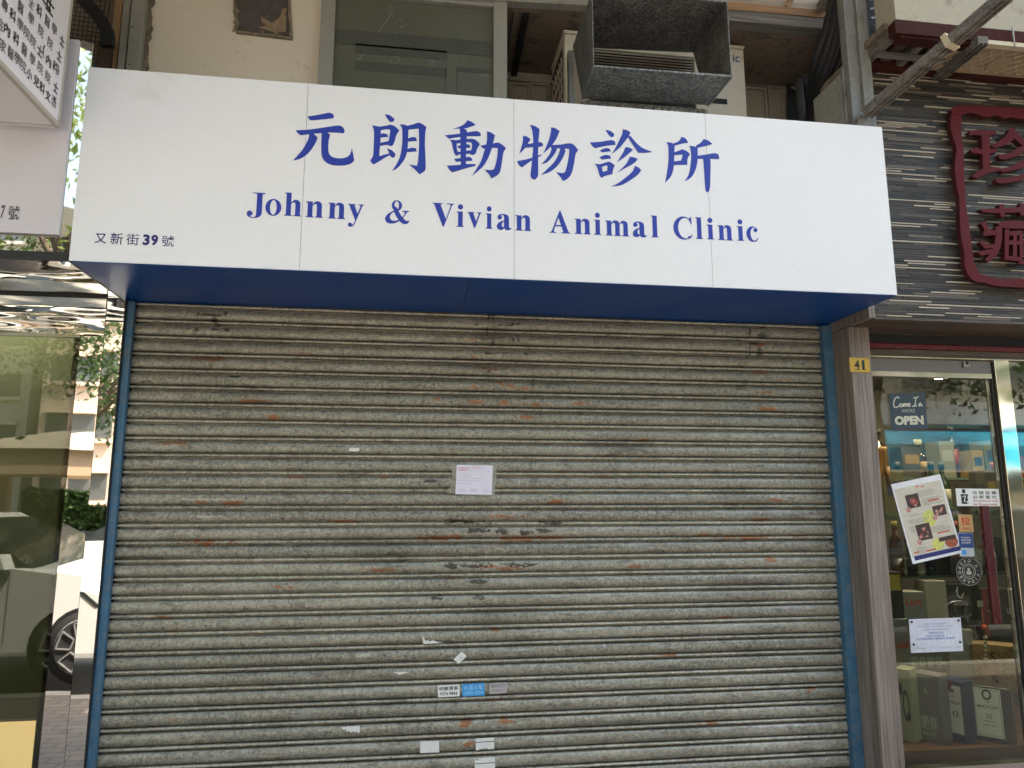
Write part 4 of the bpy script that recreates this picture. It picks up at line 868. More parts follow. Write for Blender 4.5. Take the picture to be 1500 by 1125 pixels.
# ---- door stickers
GS = GY-.0008
t, c = card('open_sign', 'dark blue COME IN WE\'RE OPEN sign inside the glass door', 'sign', (1302.5,576.5), (1355,575.5), (1306,629.5), M('navy_card', (.035, .06, .078), .6, var=.25, scale=25, bump=0), y=GS, th=.0006)
bm = bmesh.new()
def rot_text(s, a, b, h, w, off=.02): add_text(bm, s, c, a, b, h, w, off, .0010)
rot_text("OPEN", .10, .12, .25, .80, .06); obj('open_lettering', bm, M('cream_print', (.62, .62, .48), .6, bump=0), t)
bm = bmesh.new(); rot_text("WE'RE", .30, .46, .10, .38, .01); obj('small_lettering', bm, M('grey_cream_print', (.38, .38, .32), .6, bump=0), t)
# script words drawn as pen strokes
def pen(bm, c, strokes_, w):
    for st in strokes_:
        P = curve_pts([(x, y, 0) for x, y in st], 5)
        for i in range(len(P)-1):
            d = P[i+1]-P[i]
            if d.length < 1e-6: continue
            n = Vector((-d.y, d.x, 0)).normalized()*w/2; e = d.normalized()*w*.2
            try: bm.faces.new([bm.verts.new(c.p(v.x, v.y, .0010+i*.000004)) for v in (P[i]-n-e, P[i+1]-n+e, P[i+1]+n+e, P[i]+n-e)])
            except ValueError: pass
bm = bmesh.new()
pen(bm, c, [[(.26,.86),(.22,.9),(.14,.84),(.10,.72),(.12,.62),(.20,.62),(.27,.68)], [(.33,.70),(.28,.70),(.27,.64),(.32,.63),(.34,.68),(.33,.70)],
 [(.36,.63),(.38,.71),(.38,.63)],[(.38,.68),(.42,.71),(.42,.63)],[(.42,.68),(.46,.71),(.46,.64)],[(.50,.67),(.55,.69),(.52,.72),(.49,.68),(.51,.63),(.57,.65)],
 [(.66,.86),(.73,.875),(.80,.89)],[(.735,.87),(.71,.76),(.685,.64)],[(.61,.63),(.68,.64),(.74,.65)],[(.80,.63),(.82,.71),(.81,.63)],[(.81,.68),(.86,.71),(.86,.64),(.90,.65)]], .028)
obj('script_lettering', bm, M('cream_print2', (.60, .60, .48), .6, bump=0), t)

t, c = card('menu_poster', 'tilted cream menu poster with food photos stuck on the glass door', 'poster', (1305, 709.5), (1377, 694.5), (1337, 826.5), M('poster_white', (.78, .78, .80), .5, bump=0), y=GS, th=.0008)
bm = bmesh.new(); add_rect(bm, c, .03, .075, .97, .93, .0010); obj('cream_field', bm, M('poster_cream', (.62, .57, .46), .55, var=.08, scale=30, bump=0), t)
bm = bmesh.new(); add_rect(bm, c, .06, .035, .99, .088, .0013); obj('navy_band', bm, 'navy_print', t)
fm = [M('food_dark', (.06, .035, .03), .6, var=.5, scale=150, bump=0), M('food_red', (.33, .07, .05), .6, var=.5, scale=200, bump=0), M('food_pink', (.52, .28, .24), .6, var=.4, scale=180, bump=0), M('citrus', (.62, .62, .16), .6, var=.25, scale=80, bump=0), M('salmon_plate', (.36, .10, .05), .6, var=.5, scale=120, bump=0)]
for (a, b, w_, h_) in ((.20, .66, .26, .17), (.66, .50, .26, .13), (.24, .25, .28, .20)):
    bm = bmesh.new(); add_rect(bm, c, a, b, a+w_, b+h_, .0013, 0)
    for k in range(14): x, y = a+random.uniform(.03, w_-.05), b+random.uniform(.02, h_-.05); add_disc(bm, c, x, y, random.uniform(.015, .035), None, .0014+k*.00002, 7, random.choice((1, 2)), random.uniform(.01, .022))
    add_disc(bm, c, a+.0, b-.01, .05, None, .0018, 12, 2, .035); obj('food_photo', bm, fm, t)
bm = bmesh.new(); add_disc(bm, c, .56, .50, .13, None, .0011, 16, 3, .10); add_disc(bm, c, .58, .17, .12, None, .00115, 16, 3, .07); add_disc(bm, c, .85, .16, .13, None, .0012, 12, 4, .07); add_rect(bm, c, .62, .19, .96, .24, .00125, 0)
obj('fruit_photo', bm, fm, t)
bm = bmesh.new()
for (a0, a1, b0, n_) in ((.42, .88, .84, 5), (.50, .92, .74, 6), (.14, .60, .52, 4), (.12, .52, .44, 5), (.52, .92, .38, 5), (.14, .44, .17, 5), (.2, .5, .58, 2)):
    for k in range(n_): add_rect(bm, c, a0+.01*(k % 2), b0-k*.016, a1-random.uniform(0, .15), b0-k*.016+.006, .0012)
obj('printed_text', bm, M('poster_text', (.30, .28, .24), .6, bump=0), t)
bm = bmesh.new()
for (a, b, w_) in ((.62, .70, .22), (.38, .42, .12), (.62, .29, .25), (.32, .11, .2), (.46, .90, .05), (.56, .885, .05), (.08, .12, .1)): add_rect(bm, c, a, b, a+w_, b+.016, .00125)
obj('red_text', bm, 'redtext', t)

t, c = card('warning_label', 'white shoplifting warning label with a small guard figure on the glass door', 'label', (1399.5,715.5), (1462.5,716.2), (1402,741.2), 'white_st', y=GS, th=.0006)
bm = bmesh.new(); add_text(bm, '店 舖 盜 竊', c, .38, .68, .20, .55, .01, .001); add_text(bm, '必 報 警 究', c, .38, .42, .20, .55, .01, .001)
add_disc(bm, c, .18, .83, .045, None, .0011, 10, 0, .11); 
for q4 in ((.11, .12, .26, .66), (.10, .60, .27, .68), (.14, .92, .22, .96)): add_rect(bm, c, *q4, .0010+q4[0]*.0003)
obj('black_print', bm, 'black', t)
bm = bmesh.new(); pen(bm, c, [[(.14,.52),(.20,.60)],[(.21,.58),(.17,.25)],[(.16,.28),(.24,.24)],[(.24,.28),(.24,.16)]], .02); [v.co.__setitem__(1, v.co.y-.0006) for v in bm.verts]; obj('white_number', bm, 'white_st', t)
bm = bmesh.new(); add_text(bm, 'Shoplifters will', c, .38, .23, .13, .57, .015, .001); add_text(bm, 'be Prosecuted', c, .38, .05, .12, .54, .015, .001); obj('red_print', bm, 'redtext', t)
t, c = card('pull_sticker', 'orange PULL sticker with a red character on the glass door', 'sticker', (1403,753.5), (1424,754), (1405.5,779), M('orange_st', (.58, .36, .16), .5, bump=0), y=GS, th=.0006)
bm = bmesh.new(); add_text(bm, '拉', c, .18, .40, .48, .62, .03, .001); obj('red_character', bm, 'redtext', t)
bm = bmesh.new(); add_text(bm, 'PULL', c, .22, .12, .14, .56, .015, .001); obj('red_lettering', bm, 'redtext', t)
t, c = card('membership_sticker', 'blue and white card acceptance sticker under the orange PULL sticker', 'sticker', (1403,780.2), (1424.5,780.5), (1406,815), M('pale_st', (.56, .62, .64), .5, bump=0), y=GS, th=.0006)
bm = bmesh.new(); add_rect(bm, c, .02, .36, .98, .98, .0009); obj('navy_field', bm, M('royal_field', (.03, .08, .26), .5, bump=0), t)
bm = bmesh.new(); add_text(bm, 'WE GLADLY', c, .16, .76, .07, .68, .01, .0013); add_text(bm, 'WELCOME', c, .16, .65, .07, .68, .02, .0013); add_text(bm, 'ACCEPT', c, .18, .54, .07, .64, .02, .0013); obj('pale_lettering', bm, 'pale' if 'pale' in MT else 'white_st', t)
bm = bmesh.new(); add_rect(bm, c, .14, .08, .46, .28, .0012); obj('blue_logo', bm, 'blue_st', t)
t, c = card('white_card', 'small white card hanging behind the round black emblem on the glass door', 'card', (1427.5,803), (1438.5,805), (1429,840), 'white_st', y=GS+.012, th=.0006)
bm = bmesh.new(); add_bar(bm, c.p(.15, .9, .001), c.p(.6, .7, .001), .002, .0006, (0, 1, 0)); add_bar(bm, c.p(.2, .58, .001), c.p(.95, .52, .001), .002, .0006, (0, 1, 0)); obj('red_mark', bm, 'redstrip', t)
# round emblem
cx = at(1419, 837, GS); ce = thing('round_emblem', 'round black emblem with a ring of cream letters on the glass door', 'emblem', cx)
sfe = Surf(cx, (1, 0, 0), (0, 0, 1), (0, -1, 0)); R_ = .068
bm = bmesh.new(); add_disc(bm, sfe, 0, 0, R_, None, .0006, 40); obj('disc', bm, 'black', ce)
bm = bmesh.new(); add_disc(bm, sfe, 0, 0, R_*.99, R_*.965, .0012, 40); add_disc(bm, sfe, 0, 0, R_*.54, R_*.49, .0012, 32); add_disc(bm, sfe, 0, 0, R_*.40, R_*.37, .0012, 32)
add_disc(bm, sfe, 0, -.006, R_*.22, None, .0012, 12, 0, R_*.16); add_disc(bm, sfe, 0, .009, R_*.12, None, .0013, 8)
for k, chh in enumerate("HEDBERO\u00b7A\u00b7VIDA"):
    an = math.radians(235-k*25.5); V, F = text_loops(chh, .03)
    if not V: continue
    cxx = (min(v[0] for v in V)+max(v[0] for v in V))/2; r0 = R_*.64; s_ = R_*.30
    def pp(v): x, y = (v[0]-cxx)*s_, r0+(v[1])*s_; a2 = an-math.pi/2; return sfe.p(x*math.cos(a2)-y*math.sin(a2), x*math.sin(a2)+y*math.cos(a2), .0012)
    vs = [bm.verts.new(pp(v)) for v in V]
    for f in F:
        try: bm.faces.new([vs[i] for i in f])
        except ValueError: pass
obj('letter_ring', bm, M('emblem_cream', (.45, .43, .34), .5, bump=0), ce)
t, c = card('notice_card', 'white landscape notice with blue text and four studs on the glass door', 'notice', (1331,907), (1407,904.5), (1334.5,956.5), M('notice_white', (.62, .63, .70), .5, bump=0), y=GS, th=.0008)
bm = bmesh.new()
for k, (s_, a, w_, h_) in enumerate((('Dear customers', .28, .42, .05), ('Please present your order receipt at counter', .14, .70, .045), ('in order to be served faster', .24, .52, .045), ('敬請顧客注意', .36, .28, .07), ('多謝合作敬請光臨', .30, .36, .06), ('如有查詢歡迎致電本店職員', .12, .74, .07))):
    add_text(bm, s_, c, a, .82-k*.085-(.03 if k > 2 else 0), h_, w_, .012, .0012)
obj('printed_text', bm, 'bluetext', t)
bm = bmesh.new(); add_text(bm, 'Manager', c, .08, .10, .05, .25, .0, .0012); obj('footer_text', bm, 'greytext', t); bm = bmesh.new(); add_text(bm, 'Thank you for visiting', c, .56, .10, .05, .38, .0, .0012); obj('footer_text', bm, 'greytext', t)
bm = bmesh.new()
for a, b in ((.05, .92), (.95, .92), (.06, .25), (.95, .27)): p = c.p(a, b, .0008); add_lathe(bm, [(.006, 0), (.006, -.003), (.003, -.006)], (p.x, p.y, p.z), 10, 'y')
obj('stud', bm, 'hose', t)
# second window stickers
t, c = card('window_sticker', 'blue and white sticker on the right hand shop window at the photo edge', 'sticker', (1488,770), (1512,771), (1493,812), M('pale_st2', (.56, .62, .64), .5, bump=0), y=GS, th=.0006)
bm = bmesh.new(); add_rect(bm, c, .02, .36, .98, .98, .0009); obj('navy_field', bm, M('royal_field2', (.03, .08, .26), .5, bump=0), t)
bm = bmesh.new(); add_text(bm, 'WE GLADLY', c, .16, .76, .07, .68, .01, .0013); add_text(bm, 'WELCOME', c, .16, .65, .07, .68, .02, .0013); obj('pale_lettering', bm, 'white_st', t)
bm = bmesh.new(); add_rect(bm, c, .14, .08, .46, .28, .0012); obj('blue_logo', bm, 'blue_st', t)
t, c = card('lower_window_sticker', 'small navy sticker below the blue and white one on the right hand shop window', 'sticker', (1493,815), (1515,816), (1497,838), 'navy_print', y=GS, th=.0006)
# tassel charm hanging inside the glass
p0 = at(1437, 880, GY+.06); t = thing('charm', 'red knotted hanging charm with jade beads inside the glass door', 'charm', p0)
bm = bmesh.new(); sfh = Surf(at(1432, 889, GY+.06), (1, 0, 0), (0, 0, 1), (0, -1, 0)); add_rect(bm, sfh, 0, 0, .032, .030, .0); obj('paper_tab', bm, M('tab_cream', (.6, .58, .45), .6, bump=0), t)
bm = bmesh.new(); add_tube(bm, [at(1438, 889, GY+.06), at(1441, 915, GY+.06), at(1442, 935, GY+.06)], .0018, 6); obj('cord', bm, 'redtext', t)
bm = bmesh.new(); bmesh.ops.create_icosphere(bm, subdivisions=2, radius=.014); k0 = at(1441.5, 919, GY+.06)
for v in bm.verts: v.co = v.co*random.uniform(.8, 1.15)+k0
obj('knot', bm, 'redtext', t)
for k, (vv, rr_) in enumerate(((934, .010), (941, .009), (947, .007), (953, .008), (959, .006), (966, .009))):
    bm = bmesh.new(); bmesh.ops.create_uvsphere(bm, u_segments=8, v_segments=6, radius=rr_); c0 = at(1443.5, vv, GY+.06); bmesh.ops.translate(bm, verts=bm.verts[:], vec=c0); obj('bead', bm, M('jade', (.42, .46, .33), .3), t, smooth=True)
# ================================================================== SEAL SIGN on the slate wall
seal = thing('seal_sign', 'oxblood red raised seal shaped sign with two characters on the slate strip wall', 'sign', at(1450, 420, FY))
YF = FY-.045
def raised(name, P, parent, u0=1380, v0=140, sc=3.75, y=YF, th=.026, sub=4, sharp=55, jit=0):
    Q = [(at(u0+a/sc, v0+b/sc, y).x, at(u0+a/sc, v0+b/sc, y).z) for a, b in P]
    bm = bmesh.new(); add_shape(bm, [smooth_outline(Q, sub=sub, sharp=sharp)], lambda a, b, h: Vector((a, y+th-h, b)), th)
    bm.normal_update()
    bmesh.ops.recalc_face_normals(bm, faces=bm.faces[:]); bm.normal_update()
    for f in bm.faces: f.material_index = 0 if abs(f.normal.y) > .5 else 1
    return obj(name, bm, ['red_sign', 'red_side'], parent)
raised('frame_top', [(50,75),(75,60),(130,52),(300,60),(450,70),(720,88),(720,150),(640,140),(580,146),(520,132),(450,130),(380,118),(340,124),(300,108),(240,118),(190,100),(145,94),(110,108),(54,104)], seal)
raised('frame_left', [(49,106),(109,110),(105,200),(118,290),(120,350),(122,450),(130,540),(135,620),(150,720),(160,800),(170,880),(185,940),(218,985),(236,1028),(180,1019),(145,985),(125,930),(122,860),(105,780),(98,680),(95,560),(85,520),(72,420),(70,370),(80,300),(65,240),(48,180)], seal)
raised('frame_bottom', [(219,984),(250,990),(300,1005),(450,1005),(600,1012),(720,1020),(735,1080),(600,1066),(450,1055),(300,1045),(237,1029)], seal)
raised('frame_right', [(660,151),(720,151),(728,300),(722,500),(735,700),(728,900),(735,1019),(665,1014),(660,800),(668,500),(655,300)], seal)
def rchar(Ps):
    for i, P in enumerate(Ps): raised('stroke', P, ch_, y=YF-.0002*i, th=.026)
def charthing(u, v): 
    o = bpy.data.objects.new('character', None); COL.objects.link(o); o.parent = seal; o.location = at(u, v, YF)-Vector(seal.location); return o
ch_ = charthing(1470, 260)
rchar([[(150,195),(200,188),(295,192),(300,212),(240,222),(180,215),(150,218)],[(215,200),(262,205),(265,300),(262,405),(225,410),(222,300)],
 [(155,300),(185,285),(225,295),(298,292),(300,312),(230,320),(165,312)],[(165,440),(215,405),(240,390),(300,395),(330,410),(260,425),(200,450),(175,450)],
 [(375,180),(400,178),(395,235),(350,270),(290,285),(268,275),(320,245),(350,220)],[(385,185),(410,200),(450,240),(530,280),(515,305),(440,270),(390,225)],
 [(315,345),(310,325),(370,315),(420,285),(470,265),(460,305),(400,335),(350,350)],[(320,405),(390,385),(450,350),(510,320),(500,365),(430,400),(370,415),(330,420)],
 [(295,470),(300,455),(370,450),(430,435),(540,380),(545,415),(450,460),(380,475),(320,482)]])
ch_ = charthing(1470, 380)
rchar([[(205,625),(300,620),(450,612),(600,610),(600,640),(450,640),(330,645),(230,640)],[(312,598),(340,595),(346,660),(330,670),(318,650)],[(428,592),(455,590),(455,655),(432,660)],
 [(212,700),(238,690),(258,735),(300,740),(300,765),(225,770),(232,735)],[(205,805),(225,795),(250,815),(295,815),(290,838),(235,840)],[(196,860),(225,850),(290,840),(290,862),(220,878)],
 [(295,720),(330,712),(328,800),(305,870),(258,912),(235,902),(272,855),(292,800)],[(298,700),(390,685),(520,700),(620,708),(620,738),(450,730),(345,728)],
 [(345,735),(370,735),(366,880),(440,888),(440,912),(345,900)],[(370,745),(440,742),(445,765),(372,768)],[(368,795),(440,800),(440,820),(368,818)],[(392,765),(412,765),(412,885),(390,885)],[(425,765),(445,765),(448,888),(428,890)],
 [(480,600),(510,600),(530,760),(580,860),(640,900),(600,920),(540,870),(500,770)],[(600,760),(625,770),(560,860),(470,920),(410,925),(480,880),(550,820)]])

# ================================================================== DECK over shop 41 and struts
ZD = 3.665
yf = atz(1400, 56, ZD).y
deck = thing('canopy_deck', 'cream concrete edged canopy deck with maroon steel beams above the slate wall', 'canopy', (4.5, (yf+FY)/2, ZD))
xl = atz(1313, 47, ZD).x
x2 = atz(1447, 58, ZD).x
obj('front_beam', box((xl, yf, ZD), (7.2, yf+.05, at(1400, 38, yf).z)), 'maroon', deck)
obj('beam_flange', box((xl+.03, yf+.012, ZD-.012), (x2, yf+.07, ZD-.001)), 'maroon', deck)
obj('concrete_fascia', box((xl+.01, yf+.005, at(1400, 36, yf).z+.002), (7.2, yf+.14, ZD+.55)), 'concrete', deck)
obj('back_beam', box((3.40, FY-.045, ZD-.005), (7.2, FY-.002, ZD+.055)), 'maroon', deck)
obj('underboard', box((3.36, yf+.06, ZD+.06), (7.2, FY+.3, ZD+.09)), 'recess', deck)
for k in range(7):
    x = xl+.01+k*.085
    if x < x2-.04: obj('joist', box((x, yf+.055, ZD+.01+(k % 2)*.02), (x+.035+.02*(k % 2), FY-.047, ZD+.058)), ('greywood', 'veneer_h')[k % 2], deck)
obj('cross_joist', box((xl+.02, (yf+FY)/2, ZD+.0), (x2-.05, (yf+FY)/2+.04, ZD+.0095)), 'greywood', deck)
obj('ceiling_board', box((x2-.20, yf+.03, ZD+.002), (7.2, FY-.05, ZD+.0085)), 'meshboard', deck)
obj('cream_trim', box((x2, yf-.012, ZD-.022), (7.2, yf+.02, ZD-.0015)), 'mesh_line', deck)
bm = bmesh.new(); d0 = .062; ya, yb_ = yf+.03, FY-.075; W_ = yb_-ya
for k in range(-8, 44):
    for s_ in (1, -1):
        xa_ = x2-.2+k*d0; xb_ = xa_+s_*W_
        P = Vector((xa_ if s_ > 0 else xa_+W_, ya, ZD-.002)); Q = Vector((xa_+W_ if s_ > 0 else xa_, yb_, ZD-.002))
        if min(P.x, Q.x) > x2-.22 and max(P.x, Q.x) < 6.4: add_bar(bm, P, Q, .0035, .003)
o = obj('diamond_mesh', bm, 'mesh_line', deck)
p = atz(1464, 92, ZD); bm = bmesh.new(); add_disc(bm, Surf((p.x, p.y, ZD-.005), (1, 0, 0), (0, 1, 0), (0, 0, -1)), 0, 0, .055); obj('round_plate', bm, 'meshboard', deck)
p = at(1483, 45, yf-.01); bm = bmesh.new(); add_tube(bm, [(p.x, yf-.012, ZD-.03), (p.x, yf-.012, p.z+.02)], .004, 6); obj('hanger', bm, 'alu', deck)
def strut(name, label, P, Q, w, h, mat):
    t = thing(name, label, 'strut', P); P, Q = Vector(P), Vector(Q); d = (Q-P).normalized(); s = d.cross(Vector((0, 0, 1))).normalized(); n = s.cross(d)
    bm = bmesh.new(); add_bar(bm, P, Q, w, h); obj('web', bm, mat, t)
    for q in (-.5, 0, .5):
        bm = bmesh.new(); o_ = s*q*w*.86-n*(h/2+.004); add_bar(bm, P+o_, Q+o_, w*.16, .008); obj('rib', bm, mat, t)
    return t
st = strut('canopy_strut', 'long weathered steel strut rising from the galvanised post across the slate wall', at(1269, 166, -.45), at(1490, -22, -1.10), .055, .035, 'galv_strut' if 'galv_strut' in MT else 'greywood')
bm = bmesh.new(); a = Vector(at(1412, 50, -.66)); b = Vector(at(1423, 34, -.66))
d = (Vector(at(1490, -22, -1.10))-Vector(at(1269, 166, -.45))).normalized(); c0 = Vector(at(1269, 166, -.45))+(Vector(at(1490, -22, -1.10))-Vector(at(1269, 166, -.45)))*.60
add_bar(bm, c0-d*.012, c0+d*.012, .070, .058); obj('cream_clip', bm, 'mesh_line', st)
strut('short_strut', 'short dark weathered strut between the slate wall and the canopy edge', at(1374, 111, FY-.02), atz(1440, 58, ZD-.02), .05, .035, 'greywood')
t = thing('bracket_plate', 'bolted galvanised plate at the foot of the long strut', 'bracket', at(1270, 178, -.13))
bm = bmesh.new(); pts = [at(1254, 184, -.428), at(1283, 184, -.428), at(1283, 160, -.428), at(1274, 161, -.428), at(1262, 164, -.428)]
add_shape(bm, [[(p.x, p.z) for p in pts]], lambda a, b, h: Vector((a, -.422-h, b)), .005); obj('plate', bm, 'galv_old', t)
bm = bmesh.new(); p = at(1256, 172, -.428); add_lathe(bm, [(.008, 0), (.008, -.008), (.004, -.008), (.004, -.016)], (p.x, -.428, p.z), 6, 'y'); obj('bolt', bm, 'galv_old', t)
t = thing('louvre_vent', 'dark slatted louvre vent beside the top of the galvanised post', 'vent', at(1298, 40, -.30))
a, b = at(1277, 85, -.1), at(1316, -30, -.1)
obj('void', box((a.x, -.05, a.z-.05), (b.x+.05, -.03, b.z)), 'dark', t)
for k in range(9):
    z = a.z+.0+k*.055; bm = bmesh.new(); add_bar(bm, (a.x, -.12, z), (b.x, -.12, z+.06), .012, .01, (0, 1, 0)); obj('slat', bm, 'galv_old', t)
x = (a.x+b.x)/2; obj('stile', box((x, -.11, a.z), (x+.015, -.10, b.z)), 'galv_old', t)
bm = bmesh.new(); add_tube(bm, [at(1277, 43, -.2), at(1309, 48, -.2)], .022, 12); tag(obj('steel_pipe', bm, 'galv_old'), 'short galvanised pipe end right of the tall post under the canopy', 'pipe')

# ================================================================== SHOP 41 INTERIOR
it = thing('shop_interior', 'dim liquor shop room with shelves behind the glass door', 'room', (4.8, 1.4, 0))
MT['wall_dark'] = M('shop_wall', (.045, .038, .030), .8, var=.3, scale=3); MT['bench'] = M('bench_wood', (.12, .055, .028), .45, var=.3, scale=6, stretch=(.3, 2, 1))
obj('back_wall', box((3.35, 1.9, 0), (7.3, 1.95, 2.6)), 'wall_dark', it); obj('side_wall', box((3.33, .125, 0), (3.36, 1.9, 2.6)), 'wall_dark', it)
obj('ceiling', box((3.33, 0.001, 2.46), (7.3, 1.95, 2.5)), M('shop_ceiling', (.10, .095, .08), .8), it); obj('floor', box((3.36, 0.01, .0), (7.3, 1.9, .02)), 'bench', it)
ZB = .40
wb = thing('window_bench', 'brown wooden display bench just inside the glass door', 'bench', (4.2, .3, 0))
obj('top', box((3.44, .0, ZB-.03), (6.6, .62, ZB)), 'bench', wb); obj('front', box((3.44, .01, .02), (6.6, .03, ZB-.031)), 'bench', wb)
lampm = M('lamp_glow', (1, .86, .62), .5, bump=0, var=0, emis=120)
for (x, y, pl_) in ((3.62, .22, 'nearest the veneer column'), (3.95, .20, 'just behind the middle of the glass door'), (4.6, .35, 'behind the window right of the chrome post'), (5.3, .3, 'farthest to the right along the glass'), (4.2, 1.2, 'in the back row above the chrome post'), (5.0, 1.3, 'in the back row at the right')):
    t = thing('downlight', 'round warm ceiling downlight '+pl_, 'lamp', (x, y, 2.44), 'downlights in the liquor shop ceiling')
    bm = bmesh.new(); add_lathe(bm, [(.05, .0), (.05, .012)], (x, y, 2.44), 16); obj('diffuser', bm, lampm, t)
    bm = bmesh.new(); add_lathe(bm, [(.062, .004), (.062, .019)], (x, y, 2.44), 16); obj('rim', bm, 'alu', t)
def cmat(c, r=.5): 
    k = 'c%s%s' % (c, r)
    if k not in MT: MT[k] = M('print_%d' % len(MT), c, r, var=.08, bump=.02)
    return MT[k]
def ibox(name, label, TL, TR, vb, y0, y1, dep, mat, cat='box', zb=None):
    a, b = at(*TL, y0), at(*TR, y1); zt_ = (a.z+b.z)/2; z0_ = at((TL[0]+TR[0])/2, vb, (y0+y1)/2).z if zb is None else zb
    a.z = b.z = z0_; d = (b-a).normalized(); n = Vector((-d.y, d.x, 0))*dep; n = n if n.y > 0 else -n
    t = thing(name, label, cat, (a+b)/2+n/2); bm = bmesh.new(); up = Vector((0, 0, zt_-z0_))
    add_hexa(bm, [a, b, b+n, a+n], [a+up, b+up, b+n+up, a+n+up]); bevel(bm, .0015, 1); obj('carton', bm, mat, t)
    fn = -n.normalized(); return t, Surf(a, b-a, up, fn)
def label_on(t, s, q, mat, name='label', lift=.0008): bm = bmesh.new(); add_rect(bm, s, *q, lift); return obj(name, bm, mat, t)
def text_on(t, s, items, mat, name='printed_text', lift=.0016):
    bm = bmesh.new(); [add_text(bm, st, s, a, b, h, w, .01, lift) for st, a, b, h, w in items]; return obj(name, bm, mat, t)
t, s = ibox('whisky_box', 'pale green whisky box with a swirling dark letter, leftmost on the display bench', (1309, 977), (1332, 983), 1056, .16, .10, .10, cmat((.30, .33, .22)), zb=ZB)
bm = bmesh.new(); add_disc(bm, s, .62, .50, .22, .15, .001, 20, 0); add_disc(bm, s, .35, .72, .12, None, .0012, 10, 0, .09); add_disc(bm, s, .75, .35, .12, None, .0011, 10, 0, .07); obj('swirl_print', bm, 'black', t)
t, s = ibox('whisky_box', 'grey whisky box with white lettering low on its front beside the pale green one', (1335, 985), (1374, 990), 1074, .17, .06, .10, cmat((.17, .17, .18)), zb=ZB)
text_on(t, s, [('A', .42, .70, .09, .14), ('獺祭', .22, .16, .22, .62), ('純米大吟', .25, .08, .07, .5)], cmat((.5, .5, .48)))
t, s = ibox('whisky_box', 'navy whisky box with white label and red corner band in the middle of the bench', (1375, 992), (1406, 1001), 1090, .15, .05, .10, cmat((.02, .03, .10), .35), zb=ZB)
label_on(t, s, (.22, .14, .99, .93), cmat((.74, .76, .80))); bm = bmesh.new(); add_shape(bm, [[(0, .66), (.22, .66), (.62, .93), (.62, 1.0), (0, 1.0)]], lambda a, b, h: s.p(a, b, .0010+h), .0004); obj('red_corner', bm, cmat((.22, .03, .03)), t)
text_on(t, s, [('MACALLAN', .30, .62, .055, .66), ('12', .55, .42, .09, .26), ('THE', .52, .73, .03, .16)], 'black'); bm = bmesh.new(); add_disc(bm, s, .58, .84, .13, None, .0016, 10, 0, .03); obj('crest', bm, 'black', t)
t, s = ibox('whisky_box', 'large black whisky box with framed white label on the right of the bench', (1407, 999), (1480, 1012), 1105, .14, -.005, .11, cmat((.018, .018, .017), .35), zb=ZB)
label_on(t, s, (.22, .08, .80, .97), 'black', 'label_border', .0006); label_on(t, s, (.225, .085, .795, .965), cmat((.78, .84, .80)), 'label', .0010); 
bm = bmesh.new(); [add_rect(bm, s, *q_, .0014) for q_ in ((.255, .115, .262, .935), (.758, .115, .765, .935), (.262, .928, .758, .935), (.262, .115, .758, .122))]; obj('label_line', bm, 'black', t)
text_on(t, s, [('MACALLAN', .30, .60, .06, .42), ('THE', .47, .71, .03, .09), ('25', .46, .42, .08, .12), ('YEARS OLD', .40, .36, .025, .24), ('SHERRY OAK', .38, .28, .03, .28)], 'black')
bm = bmesh.new(); add_disc(bm, s, .51, .85, .10, .06, .0016, 14); obj('crest', bm, 'black', t)
t, s = ibox('wooden_crate', 'natural wood grain crate with dark letters S standing above the black whisky box', (1423, 938), (1484, 951), 1012, .26, .14, .12, wood_mat('crate_wood', (.16, .10, .05), (.42, .29, .16), 'x', 24, .5), 'crate')
text_on(t, s, [('S', .42, .62, .22, .14), ('S', .42, .10, .24, .16), ('i', .12, .66, .1, .02), ('i', .12, .2, .1, .02)], 'black')
t, s = ibox('silver_box', 'plain pale silver carton between the notice card and the wooden crate', (1386, 921), (1424, 924), 1000, .30, .28, .1, cmat((.28, .29, .28), .35))
t, s = ibox('black_box', 'black carton with a thin white logo above the white notice card', (1384, 853), (1434, 858), 916, .34, .30, .1, cmat((.016, .016, .017), .4))
bm = bmesh.new(); pen(bm, s, [[(.30, .80), (.36, .92), (.34, .74), (.44, .66), (.52, .78)]], .03); add_text(bm, 'HIGHLANDS', s, .22, .48, .07, .4, .0, .001); obj('logo', bm, cmat((.5, .5, .5)), t)
t, s = ibox('black_box', 'black and red carton at the right behind the maroon door handle', (1434, 858), (1482, 866), 944, .33, .28, .1, cmat((.022, .018, .02), .4)); label_on(t, s, (.06, .1, .22, .99), cmat((.20, .02, .03)), 'red_panel'); text_on(t, s, [('US', .78, .55, .1, .15), ('e', .42, .6, .08, .08)], cmat((.45, .45, .42)))
t, s = ibox('cream_box', 'cream carton standing tall above the notice card beside the black logo carton', (1354, 850), (1385, 852), 906, .33, .32, .1, cmat((.36, .35, .31)))
t, s = ibox('grey_box', 'grey carton with red script lettering at the left above the notice card', (1322, 868), (1353, 866), 906, .26, .25, .1, cmat((.26, .26, .25)))
text_on(t, s, [('Luis', .1, .5, .3, .75)], 'redtext')
t, s = ibox('grey_box', 'grey carton with red script lettering at the left below the first one', (1304, 905), (1330, 908), 974, .24, .22, .1, cmat((.22, .22, .21)))
text_on(t, s, [('Luis', .1, .36, .2, .8)], 'redtext')
t, s = ibox('grey_box', 'long grey carton with black and white figures half hidden under the notice card', (1331, 950), (1384, 958), 984, .25, .22, .1, cmat((.19, .19, .18)))
text_on(t, s, [('獺祭獺祭', .02, .15, .6, .9)], cmat((.45, .45, .42)))
